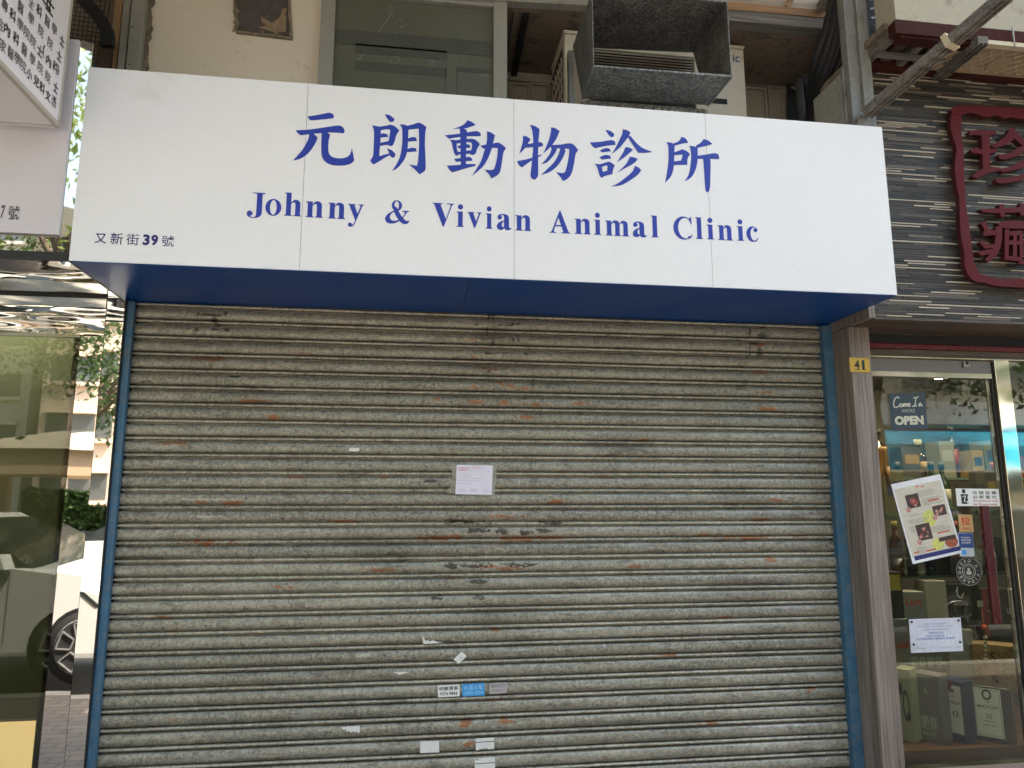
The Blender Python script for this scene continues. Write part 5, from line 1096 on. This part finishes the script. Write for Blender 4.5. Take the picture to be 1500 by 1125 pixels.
t, s = ibox('yellow_box', 'black carton with yellow figure print at the left end of the middle shelf', (1299, 838), (1320, 838), 906, .24, .24, .1, cmat((.02, .02, .02))); label_on(t, s, (.05, .6, .9, .95), cmat((.42, .33, .04)), 'yellow_panel')
# shelves and bottles
def bottle_mesh(kind):
    bm = bmesh.new()
    pr = {0: [(.036, 0), (.038, .01), (.038, .17), (.034, .195), (.014, .225), (.013, .27), (.015, .272), (.015, .30)], 1: [(.042, 0), (.045, .01), (.045, .12), (.03, .155), (.014, .17), (.013, .20), (.02, .203), (.02, .235)], 2: [(.03, 0), (.031, .01), (.031, .2), (.012, .25), (.012, .29), (.014, .292), (.014, .32)]}[kind]
    add_lathe(bm, pr, (0, 0, 0), 14); me = bpy.data.meshes.new('glass_body'); bmesh.ops.recalc_face_normals(bm, faces=bm.faces[:]); bm.to_mesh(me); bm.free()
    b2 = bmesh.new(); r, z0, z1 = pr[2][0]+.0006, pr[1][1]+.03, pr[2][1]-.02; add_lathe(b2, [(r, z0), (r, z1)], (0, 0, 0), 14); ml = bpy.data.meshes.new('label'); b2.to_mesh(ml); b2.free()
    b3 = bmesh.new(); r, z = pr[-1][0]+.0012, pr[-1][1]; add_lathe(b3, [(r, z-.035), (r, z+.003)], (0, 0, 0), 12); mc = bpy.data.meshes.new('cap'); b3.to_mesh(mc); b3.free()
    return me, ml, mc
BM = [bottle_mesh(k) for k in range(3)]
gl = [M('bottle_%d' % i, c, .08, var=.05, bump=0, coat=.5) for i, c in enumerate(((.03, .015, .008), (.012, .03, .014), (.16, .06, .015), (.02, .02, .022)))]
lb = [cmat(c) for c in ((.26, .24, .17), (.16, .02, .02), (.24, .24, .23), (.22, .13, .03), (.03, .035, .09))]; cp = [cmat(c) for c in ((.02, .02, .02), (.35, .05, .03), (.4, .3, .08))]
bd = ['dark bottle with cream label', 'green bottle with pale label', 'amber bottle', 'black bottle']
CNT = {}
ORD = ['first', 'second', 'third', 'fourth', 'fifth', 'sixth', 'seventh', 'eighth', 'ninth', 'tenth', 'eleventh', 'twelfth']
def nth(key):
    CNT[key] = CNT.get(key, -1)+1; return ORD[min(CNT[key], 11)]
def bottle(x, y, z, label, k, g, l, c):
    t = thing('bottle', label, 'bottle', (x, y, z), 'bottles standing on the liquor shop shelves')
    for me, nm, mt in zip(BM[k], ('glass_body', 'label', 'cap'), (gl[g], lb[l], cp[c])):
        me = me.copy(); me.materials.append(mt); o = bpy.data.objects.new(nm, me); COL.objects.link(o); o.parent = t
rr = random.Random(5)
for (u0, vz, u1, yy, nm) in ((1290, 756, 1700, .42, 'middle'), (1290, 906, 1700, .45, 'lower'), (1290, 700, 1700, .75, 'upper'), (1290, 842, 1700, .62, 'inner')):
    a, b = at(u0, vz, yy), at(u1, vz, yy); z = a.z
    t = thing('glass_shelf', 'green edged glass shelf at %s height inside the liquor shop' % nm, 'shelf', ((a.x+b.x)/2, yy, z))
    obj('board', box((a.x-.05, yy-.08, z-.012), (b.x, yy+.16, z)), M('shelf_edge', (.09, .13, .09), .2, var=.05, bump=0), t)
    x = a.x+.02
    where = {'middle': 'middle', 'lower': 'lowest', 'upper': 'upper', 'inner': 'inner'}[nm]
    while x < min(b.x, 5.3):
        if rr.random() < .45 and not (nm == 'lower'):
            g_, l_ = rr.randrange(4), rr.randrange(5); bottle(x, yy+rr.uniform(0, .06), z, '%s bottle with %s label, %s bottle from the left on the %s glass shelf' % (('brown', 'green', 'amber', 'black')[g_], ('cream', 'dark red', 'white', 'ochre', 'navy')[l_], nth('b'+where), where), rr.randrange(3), g_, l_, rr.randrange(3)); x += rr.uniform(.085, .12)
        elif nm != 'lower' and rr.random() < .75:
            w_ = rr.uniform(.07, .14); h_ = rr.uniform(.14, .26); tt = thing('gift_box', 'gift carton, %s carton from the left on the %s glass shelf in the liquor shop' % (nth('c'+where), where), 'box', (x+w_/2, yy+.05, z), 'gift cartons on the liquor shop shelves')
            obj('carton', box((x, yy-.02, z+.0005), (x+w_, yy+.1, z+h_)), cmat(rr.choice(((.20, .10, .03), (.05, .045, .04), (.03, .03, .05), (.16, .15, .12), (.14, .03, .03), (.10, .09, .05), (.24, .15, .05)))), tt)
            bm = bmesh.new(); add_rect(bm, Surf((x, yy-.0205, z), (w_, 0, 0), (0, 0, h_), (0, -1, 0)), .15, .45, .85, .75, .0006); obj('label', bm, rr.choice(lb), tt); x += w_+.01
        else: x += .06
t = thing('neon_sign', 'dim red lettered sign hanging at the back of the liquor shop', 'sign', at(1412, 680, 1.0))
c = Surf(at(1390, 689, 1.0), at(1432, 689, 1.0)-at(1390, 689, 1.0), at(1390, 677, 1.0)-at(1390, 689, 1.0), (0, -1, 0)); bm = bmesh.new(); add_text(bm, 'Whisky & Wine', c, 0, .1, .8, 1, .02, 0); obj('lettering', bm, M('neon_red', (.5, .02, .06), .5, bump=0, var=0, emis=1.0), t)
t = thing('dried_fish_figure', 'orange hanging ornament at the left behind the glass door', 'ornament', at(1290, 715, .25))
bm = bmesh.new(); add_tube(bm, curve_pts([at(1291, 655, .3), at(1293, 680, .3), at(1289, 700, .3), at(1290, 720, .3)], 4), .026, 8, .012); obj('body', bm, cmat((.22, .10, .02)), t)
bm = bmesh.new(); add_tube(bm, [at(1298, 683, .3), at(1302, 712, .3)], .018, 8, .006); obj('fin', bm, cmat((.20, .08, .02)), t)

# ================================================================== LEFT: steel clad column, shop 37
CY = -.062
xA, xB, xC = at(83, 850, CY).x, at(119, 850, CY).x, at(146.3, 850, CY).x
t = thing('steel_column', 'mirror polished stainless steel clad column left of the blue shutter rail', 'column', (-.12, CY, 0))
bm = bmesh.new(); add_hexa(bm, [(xA, CY, 0), (xB, CY-.0015, 0), (xB, CY+.02, 0), (xA, CY+.02, 0)], [(xA, CY, 2.27), (xB, CY-.0015, 2.27), (xB, CY+.02, 2.27), (xA, CY+.02, 2.27)]); obj('left_panel', bm, 'steel', t)
bm = bmesh.new(); add_hexa(bm, [(xB+.0008, CY+.0, 0), (xC-.0, CY+.0026, 0), (xC-.0, CY+.02, 0), (xB+.0008, CY+.02, 0)], [(xB+.0008, CY, 2.449), (xC-.0, CY+.0026, 2.449), (xC, CY+.02, 2.449), (xB+.0008, CY+.02, 2.449)]); obj('right_panel', bm, 'steel', t)
obj('core', box((xA-.002, CY+.021, 0), (xC-.001, -.002, 2.45)), 'dark', t)
obj('edge_strip', box((xC+.0004, CY+.003, 0), (xC+.0042, -.041, 2.445)), 'black', t)
t = thing('steel_transom', 'wavy polished steel transom bands over the tinted glass door at the left', 'transom', (-.9, CY, 2.27))
obj('lower_band', box((-2.6, CY-.002, 2.275), (xB-.0008, CY+.02, 2.395)), 'steel_wavy', t)
obj('upper_bead', box((-2.6, CY-.008, 2.397), (xB-.0008, CY+.02, 2.437)), 'chrome', t)
obj('black_joint', box((-2.6, CY-.004, 2.4375), (xB-.001, CY+.01, 2.4485)), 'black', t)
obj('soffit_band', box((-2.6, -.535, 2.449), (-.066, CY+.02, 2.453)), 'steel_wavy', t)
obj('lower_bead', box((-2.6, CY-.006, 2.262), (xA-.001, CY+.01, 2.2745)), 'chrome', t)
obj('black_front', box((-2.6, -.545, 2.449), (-.0655, -.536, 2.482)), 'black', t)
p = at(60, 352, -.54)
obj('bright_band', box((-2.6, -.540, 2.4825), (-.0655, -.520, 2.545)), 'steel', t)
bm = bmesh.new(); add_hexa(bm, [(-.1005, -.540, 2.5455), (-.0625, -.524, 2.5455), (-.0625, -.519, 2.5455), (-.1005, -.519, 2.5455)], [(-.1005, -.540, 3.36), (-.0625, -.524, 3.36), (-.0625, -.519, 3.36), (-.1005, -.519, 3.36)]); obj('side_strip', bm, 'steel', t)
obj('back_frame', box((-2.6, -.518, 2.484), (-.0665, -.10, 3.3)), 'dark', t)
# sign of no. 37
t = thing('neighbour_sign', 'plain lilac white sign panel with small grey number at the left edge', 'sign', (-1.2, -.55, 2.546))
z37t = at(112, 58, -.556).z
obj('panel', box((-2.6, -.556, 2.547), (-.1015, -.5405, z37t)), 'lilac', t)
sf37 = Surf((0, -.556, 0), (1, 0, 0), (0, 0, 1), (0, -1, 0))
p, r = at(11, 322, -.556), at(30, 302, -.556); bm = bmesh.new(); add_text(bm, '號', sf37, p.x, p.z, r.z-p.z, r.x-p.x, .012); p, r = at(1.5, 320, -.556), at(10, 301, -.556); add_text(bm, '7', sf37, p.x-.003, p.z, r.z-p.z, r.x-p.x, .03)
p, r = at(-9, 320, -.556), at(0, 301, -.556); add_text(bm, '3', sf37, p.x-.004, p.z, r.z-p.z, r.x-p.x, .03); obj('number_lettering', bm, M('grey_lettering', (.10, .09, .10), .5, bump=0), t)
# projecting lightbox (runs out towards the street)
XL = at(88, 188, -.605).x; zl = at(88, 188, -.605).z
lbx = thing('lightbox', 'projecting doctor lightbox with rows of black characters at the top left corner', 'lightbox', (XL-.1, -1.2, zl))
ysn = -2.1; TH = .24; fr = .018
obj('face', box((XL-.006, ysn+fr, zl+fr), (XL-.002, -.607-fr, 4.3)), 'lightbox', lbx)
obj('far_face', box((XL-TH+.002, ysn+fr, zl+fr), (XL-TH+.006, -.607-fr, 4.3)), 'lightbox', lbx)
obj('bottom_panel', box((XL-TH+fr, ysn+fr, zl+.002), (XL-fr, -.607-fr, zl+.005)), 'lightbox', lbx)
for xx in (XL-fr, XL-TH): obj('bottom_rail', box((xx, ysn, zl), (xx+fr, -.607, zl+fr), .002), 'boxframe', lbx)
for xx in (XL-fr, XL-TH): obj('upright', box((xx, -.607-fr, zl+fr+.0005), (xx+fr, -.607, 4.3), .002), 'boxframe', lbx)
obj('end_plate', box((XL-TH+fr, -.609, zl), (XL-fr, -.6055, 4.3)), 'lightbox', lbx)
sfl = Surf((XL-.002, 0, 0), (0, 1, 0), (0, 0, 1), (1, 0, 0))
zc_ = 6.25
def cell(ch, u, v, size=.044):
    p = atx(u/zc_, v/zc_, XL-.001); bm = bmesh.new(); s_ = size
    add_text(bm, ch, sfl, p.y-s_*.47, p.z-s_*.47, s_*.94 if ch not in '()' else s_, s_*.86 if ch not in '()' else s_*.3, .022 if ch in '士小文內科兒主()' else 0.0, .0015); obj('character', bm, 'black', lbx)
rows = [("家醫學院小兒科文憑", [(28,422),(100,490),(160,540),(215,605),(270,680),(335,745),(388,805),(442,880),(495,930)]),
 ("院內科醫學院院士", [(2,215),(68,275),(150,355),(225,460),(300,545),(372,625),(440,708),(513,805)]),
 ("專科學院院士(內科)", [(48,55),(120,140),(188,228),(248,302),(305,382),(368,468),(420,494),(448,562),(508,612),(548,668)]),
 ("醫學院院士", [(192,75),(288,172),(378,288),(462,400),(545,515)]), ("全科醫學士", [(290,28),(362,100),(435,200),(500,270),(570,378)])]
for s_, P in rows:
    for ch, (u, v) in zip(s_, P): cell(ch, u, v, .043 if ch != '(' else .05)
cell('士', 462, 50, .07); cell('主', 440, -10, .07); cell('士', 505, 470, .001) if False else None
# tinted glass front of no. 37
t = thing('shop_front', 'dark tinted shop glass of the neighbour at the left edge', 'window', (-1.2, CY, 0))
obj('pane', box((-2.6, CY+.004, 0), (xA-.0005, CY+.012, 2.262)), 'glass_tint', t)
t = thing('frosted_partition', 'olive green partition wall dimly visible behind the tinted glass', 'partition', (-1.2, .3, 0))
obj('panel', box((-2.6, .30, .62), (xA-.031, .34, 2.5)), M('olive_panel', (.20, .205, .15), .8, var=.05), t)
obj('glow_panel', box((-2.6, .285, 0), (xA-.031, .34, .6)), M('lit_floor_glow', (.90, .60, .36), .7, var=.03, emis=.42), t)  # emission stands in for the warmly lit interior floor
obj('side_panel', box((xA-.03, CY+.013, 0), (xA-.022, .28, 2.5)), 'recess', t)
lt = thing('fill_lamp', 'added unseen fill lamp brightening the room behind the tinted glass front', 'lamp', (-1.3, .1, 2.46)); obj('tube', box((-2.4, .06, 2.45), (-.4, .10, 2.48)), M('fill_glow', (1, .93, .78), .5, bump=0, var=0, emis=9), lt)  # added lamp out of view, brightens the olive partition
obj('top_panel', box((-2.6, CY+.022, 2.5), (xA-.022, .34, 2.52)), 'recess', t)
# ================================================================== THE STREET BEHIND THE PHOTOGRAPHER (seen in the steel and glass)
rs = random.Random(11)
def leaf_mat(name, c):
    m = M(name, c, .55, var=.45, scale=1.6, fine=9, bump=0); N, L = nodes_of(m); b = N['Principled BSDF']; o = N['Material Output']
    tr = N.new('ShaderNodeBsdfTranslucent'); src = b.inputs['Base Color'].links[0].from_socket; L.new(src, tr.inputs[0]); mx = N.new('ShaderNodeMixShader'); mx.inputs[0].default_value = .4
    L.new(b.outputs[0], mx.inputs[1]); L.new(tr.outputs[0], mx.inputs[2]); L.new(mx.outputs[0], o.inputs[0]); return m
LM = [leaf_mat('leaf_bright', (.15, .20, .035)), leaf_mat('leaf_mid', (.06, .11, .03)), leaf_mat('leaf_dark', (.035, .06, .02))]
MT['bark'] = M('bark', (.10, .075, .05), .9, var=.35, scale=9, bump=.6)
def tree(x, y, h, r, lm, label, n=5200, trunk=.13, base=.35, clumps=34, ls=.085):
    t = thing('tree', label, 'tree', (x, y, 0), 'street trees')
    bm = bmesh.new(); top = Vector((x+rs.uniform(-.3, .3), y+rs.uniform(-.3, .3), h*.62)); add_tube(bm, curve_pts([(x, y, -.2), (x+rs.uniform(-.1, .1), y, h*.25), top], 5), trunk, 9, trunk*.5)
    cl = []
    for k in range(clumps):
        a, e = rs.uniform(0, 6.28), rs.uniform(-.9, 1.4); d = rs.uniform(.45, 1)
        cl.append(Vector((x+r*d*math.cos(a)*math.cos(e), y+r*d*math.sin(a)*math.cos(e), h*(base+1)/2+h*(1-base)/2*d*math.sin(e))))
    for c in cl[::3]: add_tube(bm, curve_pts([top*.7+Vector((x, y, 0))*.3, (top+c)/2+Vector((0, 0, -.2)), c], 3), trunk*.35, 5, .012)
    obj('trunk', bm, 'bark', t)
    C = np.array([list(c) for c in cl]); idx = np.random.randint(0, len(cl), n); P = C[idx]+np.random.normal(0, 1, (n, 3))*r*np.array([.17, .17, .14]); s = ls*(.6+.8*np.random.rand(n, 1))
    u = np.random.normal(0, 1, (n, 3)); u /= np.linalg.norm(u, axis=1)[:, None]; w = np.random.normal(0, 1, (n, 3)); w -= (w*u).sum(1)[:, None]*u; w /= np.linalg.norm(w, axis=1)[:, None]
    V = np.stack([P-u*s, P-w*s*.45, P+u*s, P+w*s*.45], 1).reshape(-1, 3); me = bpy.data.meshes.new('crown'); me.from_pydata(V.tolist(), [], np.arange(n*4).reshape(-1, 4).tolist()); me.materials.append(LM[lm])
    o = bpy.data.objects.new('crown', me); COL.objects.link(o); o.parent = t; o.location = -Vector(t.location)
    return t
tree(-3.2, -7.6, 9.6, 3.2, 0, 'sunlit yellow green tree at the far kerb opposite the steel column', 16000, ls=.05, base=.42, clumps=60)
tree(-7.0, -8.4, 7.4, 3.0, 1, 'mid green tree opposite the tinted glass', 14000, ls=.055, clumps=55)
tree(-5.0, -14.5, 7.5, 2.8, 1, 'broad green tree beside the park kiosk', 9000, ls=.07)
tree(-10.6, -13.5, 8, 3.2, 2, 'dark leafy tree left of the park kiosk', 6000)
tree(9.7, -8.9, 6.6, 1.7, 1, 'dark leafy tree opposite the liquor shop door', 9000, base=.45, ls=.055)
tree(14.5, -9.5, 6.5, 2.2, 1, 'green tree beside the blue awning shop', 4000, base=.45)
tree(1.6, -12.5, 12.5, 3.6, 0, 'tall green park tree straight across the road', 12000, base=.45, clumps=60)
# kiosk
p = atm(72, 655, -19); kx = p.x
k = thing('park_kiosk', 'cream park kiosk with shallow pyramid roof and square posts across the road', 'kiosk', (kx, -20, 0))
MT['kiosk'] = M('kiosk_paint', (.55, .40, .27), .8, var=.08, scale=1); MT['kroof'] = M('kiosk_roof', (.42, .36, .28), .9, var=.15)
w2 = 1.55; zf0, zf1 = 2.40, 3.12
obj('fascia', box((kx-w2-1.2, -19-2.6, zf0), (kx+w2, -19, zf1)), 'kiosk', k)
bm = bmesh.new(); add_hexa(bm, [(kx-w2-1.4, -21.8, zf1), (kx+w2+.15, -21.8, zf1), (kx+w2+.15, -18.85, zf1), (kx-w2-1.4, -18.85, zf1)], [(kx-.3, -20.3, 3.75), (kx-.1, -20.3, 3.75), (kx-.1, -20.2, 3.75), (kx-.3, -20.2, 3.75)]); obj('roof', bm, 'kroof', k)
for (dx, dy) in ((w2-.45, -.3), (-w2-1.0, -.3), (w2-.45, -2.4), (-w2-1.0, -2.4)): obj('post', box((kx+dx, -19+dy-.3, 0), (kx+dx+.3, -19+dy, zf0)), 'kiosk', k)
# hedges, fence, banner, bench, buildings
MT['hedge'] = LM[1]
for (u0, v0, u1, yy, label) in ((33, 716, 52, -17, 'clipped hedge block left of the park kiosk'), (54, 718, 92, -17.2, 'wider clipped hedge block beside the park kiosk'), (138, 770, 175, -13, 'low clipped hedge behind the park bench'), (180, 740, 300, -14, 'long green hedge along the park edge')):
    a, b = atm(u0, v0, yy), atm(u1, v0, yy); n = 2600; bm = bmesh.new()
    t = thing('hedge', label, 'hedge', ((a.x+b.x)/2, yy, 0), 'clipped park hedges'); obj('core', box((a.x+.05, yy-.8, 0), (b.x-.05, yy-.05, a.z-.06)), LM[2], t)
    P = np.stack([np.random.uniform(a.x, b.x, n), np.where(np.random.rand(n) < .7, yy+np.random.normal(0, .03, n), np.random.uniform(yy-.85, yy, n)), np.random.uniform(0, 1, n)**.7*a.z], 1)
    u = np.random.normal(0, 1, (n, 3))*.05; w = np.random.normal(0, 1, (n, 3))*.035; V = np.stack([P-u, P-w, P+u, P+w], 1).reshape(-1, 3)
    me = bpy.data.meshes.new('foliage'); me.from_pydata(V.tolist(), [], np.arange(n*4).reshape(-1, 4).tolist()); me.materials.append(LM[1]); o = bpy.data.objects.new('foliage', me); COL.objects.link(o); o.parent = t; o.location = -Vector(t.location)
a, b = atm(112, 704, -15), atm(133, 747, -15)
t = thing('green_banner', 'green and white banner hung between posts beside the kiosk', 'banner', ((a.x+b.x)/2, -15, 0)); obj('cloth', box((a.x, -15.02, b.z), (b.x, -15, a.z)), M('banner_green', (.02, .42, .22), .6, var=.35, scale=5), t)
for x in (a.x-.05, b.x+.02): obj('pole', box((x, -15.03, 0), (x+.04, -14.99, a.z+.1)), 'galv_old', t)
t = thing('park_fence', 'dark grey railing panel fence at the park edge', 'fence', (-4, -13.6, 0))
for i in range(60): obj('bar', box((-12+i*.25, -13.62, 0), (-11.96+i*.25, -13.58, 1.0)), 'hose', t)
for z in (.1, .95): obj('rail', box((-12, -13.63, z), (3, -13.57, z+.05)), 'hose', t)
t = thing('park_bench', 'dark metal park bench on the sunlit paving', 'bench', (-4.0, -10.8, 0))
for i in range(4): obj('seat_slat', box((-4.9, -10.9+i*.1, .42), (-3.2, -10.82+i*.1, .45)), 'bark', t)
for i in range(3): obj('back_slat', box((-4.9, -10.96, .55+i*.12), (-3.2, -10.93, .63+i*.12)), 'bark', t)
for x in (-4.8, -3.35): obj('leg', box((x, -10.95, 0), (x+.05, -10.5, .42)), 'dark', t); obj('arm', box((x, -10.95, .6), (x+.05, -10.5, .64)), 'dark', t)
def building(x0, x1, y, h, label, col, nx, nz, name='apartment_block', wc=(.10, .11, .11)):
    t = thing(name, label, 'building', ((x0+x1)/2, y-4, 0)); obj('wall', box((x0, y-8, 0), (x1, y, h)), M('wall_'+str(len(bpy.data.materials)), col, .85, var=.08, scale=.8), t)
    me = None; wx, wz = (x1-x0)/nx, (h-1)/nz; wm = M('window_glass_%d' % len(bpy.data.materials), wc, .15, var=.2, bump=0); fm_ = M('frame_%d' % len(bpy.data.materials), tuple(min(.8, c*1.15) for c in col), .7)
    for i in range(nx):
        for j in range(nz):
            if me is None:
                bm = bmesh.new(); add_box(bm, (-wx*.3, -.02, -wz*.22), (wx*.3, .03, wz*.22)); me = bpy.data.meshes.new('window'); bm.to_mesh(me); bm.free(); me.materials.append(wm)
                bm = bmesh.new(); add_box(bm, (-wx*.34, .0, -wz*.29), (wx*.34, .22, -wz*.23)); add_box(bm, (-wx*.34, .0, wz*.23), (wx*.34, .28, wz*.28)); ms = bpy.data.meshes.new('sill'); bm.to_mesh(ms); bm.free(); ms.materials.append(fm_)
            loc = Vector((x0+(i+.5)*wx, y, 1+(j+.5)*wz)); 
            o = bpy.data.objects.new('window', me); COL.objects.link(o); o.parent = t; o.location = loc-t.location
            s_ = bpy.data.objects.new('sill', ms); COL.objects.link(s_); s_.parent = o
    return t
building(-16.5, -8.5, -34, 18, 'cream and peach apartment block with hooded windows beyond the park', (.62, .50, .40), 5, 6)
building(-32, -18, -36, 27, 'tall pale grey block beyond the park at the left', (.50, .49, .46), 6, 10)
building(-6.5, 2.5, -44, 9, 'low cream block far beyond the park trees', (.55, .50, .42), 5, 3)
building(6, 12.6, -17, 9, 'olive grey block with blank piers opposite the liquor shop', (.12, .115, .09), 4, 3)
b_ = building(9, 22, -13, 7.5, 'shop block with a blue awning opposite the liquor shop window', (.38, .36, .31), 6, 2)
t = thing('blue_awning', 'bright blue shop awning with white edge strip across the road', 'awning', (14, -12, 2.2))
bm = bmesh.new(); add_hexa(bm, [(9.2, -11.6, 2.30), (21, -11.6, 2.30), (21, -11.6, 2.86), (9.2, -11.6, 2.86)], [(9.2, -12.98, 2.9), (21, -12.98, 2.9), (21, -12.98, 3.4), (9.2, -12.98, 3.4)]); obj('canopy', bm, M('awning_blue', (.01, .42, .75), .5, var=.1, emis=.0), t)
obj('edge_strip', box((9.2, -11.59, 2.24), (21, -11.55, 2.295)), 'white_panel', t); obj('sign_band', box((9.2, -12.9, 2.95+.5), (21, -12.6, 4.0)), 'lilac', t)
# parked cars
MT['carwhite'] = M('car_white', (.74, .74, .73), .22, var=.02, bump=0, coat=.6); MT['cardark'] = M('car_glass', (.02, .025, .025), .06, var=.05, bump=0, coat=.5); MT['tyre'] = M('tyre', (.02, .02, .02), .8); MT['rim'] = M('dark_rim', (.06, .06, .065), .4, .4, bump=0); MT['rimedge'] = M('rim_edge', (.45, .45, .46), .3, .5, bump=0)
def car(x, y, label, paint='carwhite', flip=1):
    t = thing('parked_car', label, 'car', (x, y, 0), 'cars parked along the kerb'); Wd = .9
    def P(lx, ly, z): return Vector((x+flip*lx, y+ly, z-.0))
    side = [(2.2, .28), (2.28, .5), (2.2, .72), (1.55, .90), (.95, .99), (-.0, .99), (-1.6, 1.0), (-2.1, .98), (-2.25, .75), (-2.25, .3)]
    arches = []
    bm = bmesh.new(); rings = []
    for f, s_, zz in ((-1, .94, 0), (-.97, 1.0, 0), (0, 1.0, .03), (.97, 1.0, 0), (1, .94, 0)):
        rings.append([bm.verts.new(P(a*(s_ if abs(f) == 1 else 1), f*Wd, b if b < .6 else b+zz)) for a, b in side])
    for i in range(4):
        for j in range(len(side)): f_ = bm.faces.new((rings[i][j], rings[i][(j+1) % len(side)], rings[i+1][(j+1) % len(side)], rings[i+1][j])); f_.smooth = True
    bm.faces.new(rings[0]); bm.faces.new(rings[-1][::-1]); obj('body', bm, paint, t)
    gh = [(1.0, .99), (.25, 1.42), (-.6, 1.47), (-1.3, 1.40), (-1.95, 1.0)]
    bm = bmesh.new(); ra = [bm.verts.new(P(a, -Wd*(.92 if b < 1.1 else .74), b)) for a, b in gh]; rb_ = [bm.verts.new(P(a, Wd*(.92 if b < 1.1 else .74), b)) for a, b in gh]
    for j in range(4): bm.faces.new((ra[j], ra[j+1], rb_[j+1], rb_[j]))
    bm.faces.new(ra); bm.faces.new(rb_[::-1]); bm.faces.new((ra[0], rb_[0], rb_[4], ra[4])); obj('greenhouse', bm, 'cardark', t)
    bm = bmesh.new(); add_hexa(bm, [P(.22, -.66, 1.425), P(.22, .66, 1.425), P(-1.28, .66, 1.41), P(-1.28, -.66, 1.41)], [P(.15, -.6, 1.47), P(.15, .6, 1.47), P(-1.2, .6, 1.46), P(-1.2, -.6, 1.46)]); obj('roof', bm, paint, t)
    for lx in (1.38, -1.38):
        for ly in (-1, 1):
            c0 = P(lx, ly*(Wd-.1), .31); w = bpy.data.objects.new('wheel', None); COL.objects.link(w); w.parent = t; w.location = c0-t.location
            bm = bmesh.new(); add_lathe(bm, [(.20, -.1), (.30, -.11), (.312, 0), (.30, .11), (.20, .1)], tuple(c0), 24, 'y'); obj('tyre', bm, 'tyre', w)
            bm = bmesh.new(); add_lathe(bm, [(.232, -.105), (.232, .115)], tuple(c0), 20, 'y'); obj('rim', bm, 'rim', w)
            bm = bmesh.new(); yo = c0.y+ly*.125
            for k_ in range(5):
                a = k_*2*math.pi/5+.3; pt = lambda r_, d_: (c0.x+r_*math.cos(a+d_), yo, c0.z+r_*math.sin(a+d_))
                for e0, e1 in (((.09, -.5), (.215, -.36)), ((.09, .5), (.215, .36)), ((.215, -.36), (.215, .36)), ((.09, -.5), (.09, .5))): add_bar(bm, pt(*e0), pt(*e1), .011, .010, (0, 1, 0))
            add_lathe(bm, [(.232, .0), (.245, .02), (.232, .03)], (c0.x, yo-.045, c0.z), 24, 'y'); obj('spokes', bm, 'rimedge', w)
            bm = bmesh.new(); add_lathe(bm, [(.328, -.02), (.328, .0)], (c0.x, y+ly*(Wd+.001), c0.z+.012), 24, 'y'); obj('wheel_arch', bm, 'dark', t)
    for ly in (-1, 1):
        bm = bmesh.new(); add_hexa(bm, [P(2.26, ly*.86, .62), P(2.24, ly*.5, .60), P(2.22, ly*.5, .70), P(2.18, ly*.86, .76)], [P(1.9, ly*.905, .66), P(2.0, ly*.5, .62), P(2.0, ly*.5, .72), P(1.75, ly*.905, .80)]); obj('headlight', bm, 'cardark', t)
        bm = bmesh.new(); add_hexa(bm, [P(.9, ly*.92, 1.0), P(.75, ly*.92, 1.0), P(.75, ly*.92, 1.12), P(.85, ly*.92, 1.12)], [P(.9, ly*1.1, 1.0), P(.75, ly*1.1, 1.0), P(.75, ly*1.1, 1.13), P(.85, ly*1.1, 1.13)]); obj('door_mirror', bm, paint, t)
    bm = bmesh.new(); [add_box(bm, (min(P(a, 0, 0).x, P(a+.006, 0, 0).x), y+Wd+.0005, .35), (max(P(a, 0, 0).x, P(a+.006, 0, 0).x), y+Wd+.002, .97)) for a in (.85, -.15, -1.1)]; obj('door_seam', bm, 'dark', t)
    return t
car(-3.1, -4.75, 'white car parked at the near kerb with dark spoked wheels, reflected in the steel column')
car(-1.2, -9.9, 'second white car parked across the road beyond the first')
MT['cardkpaint'] = M('car_charcoal', (.02, .022, .026), .25, var=.03, bump=0, coat=.5)
car(8.3, -4.75, 'added unseen charcoal car at the near kerb that darkens the liquor shop glass reflection', 'cardkpaint')  # added behind the camera so the shop glass mirrors something dark
car(6.2, -8.2, 'white car parked across the road in front of the liquor shop')
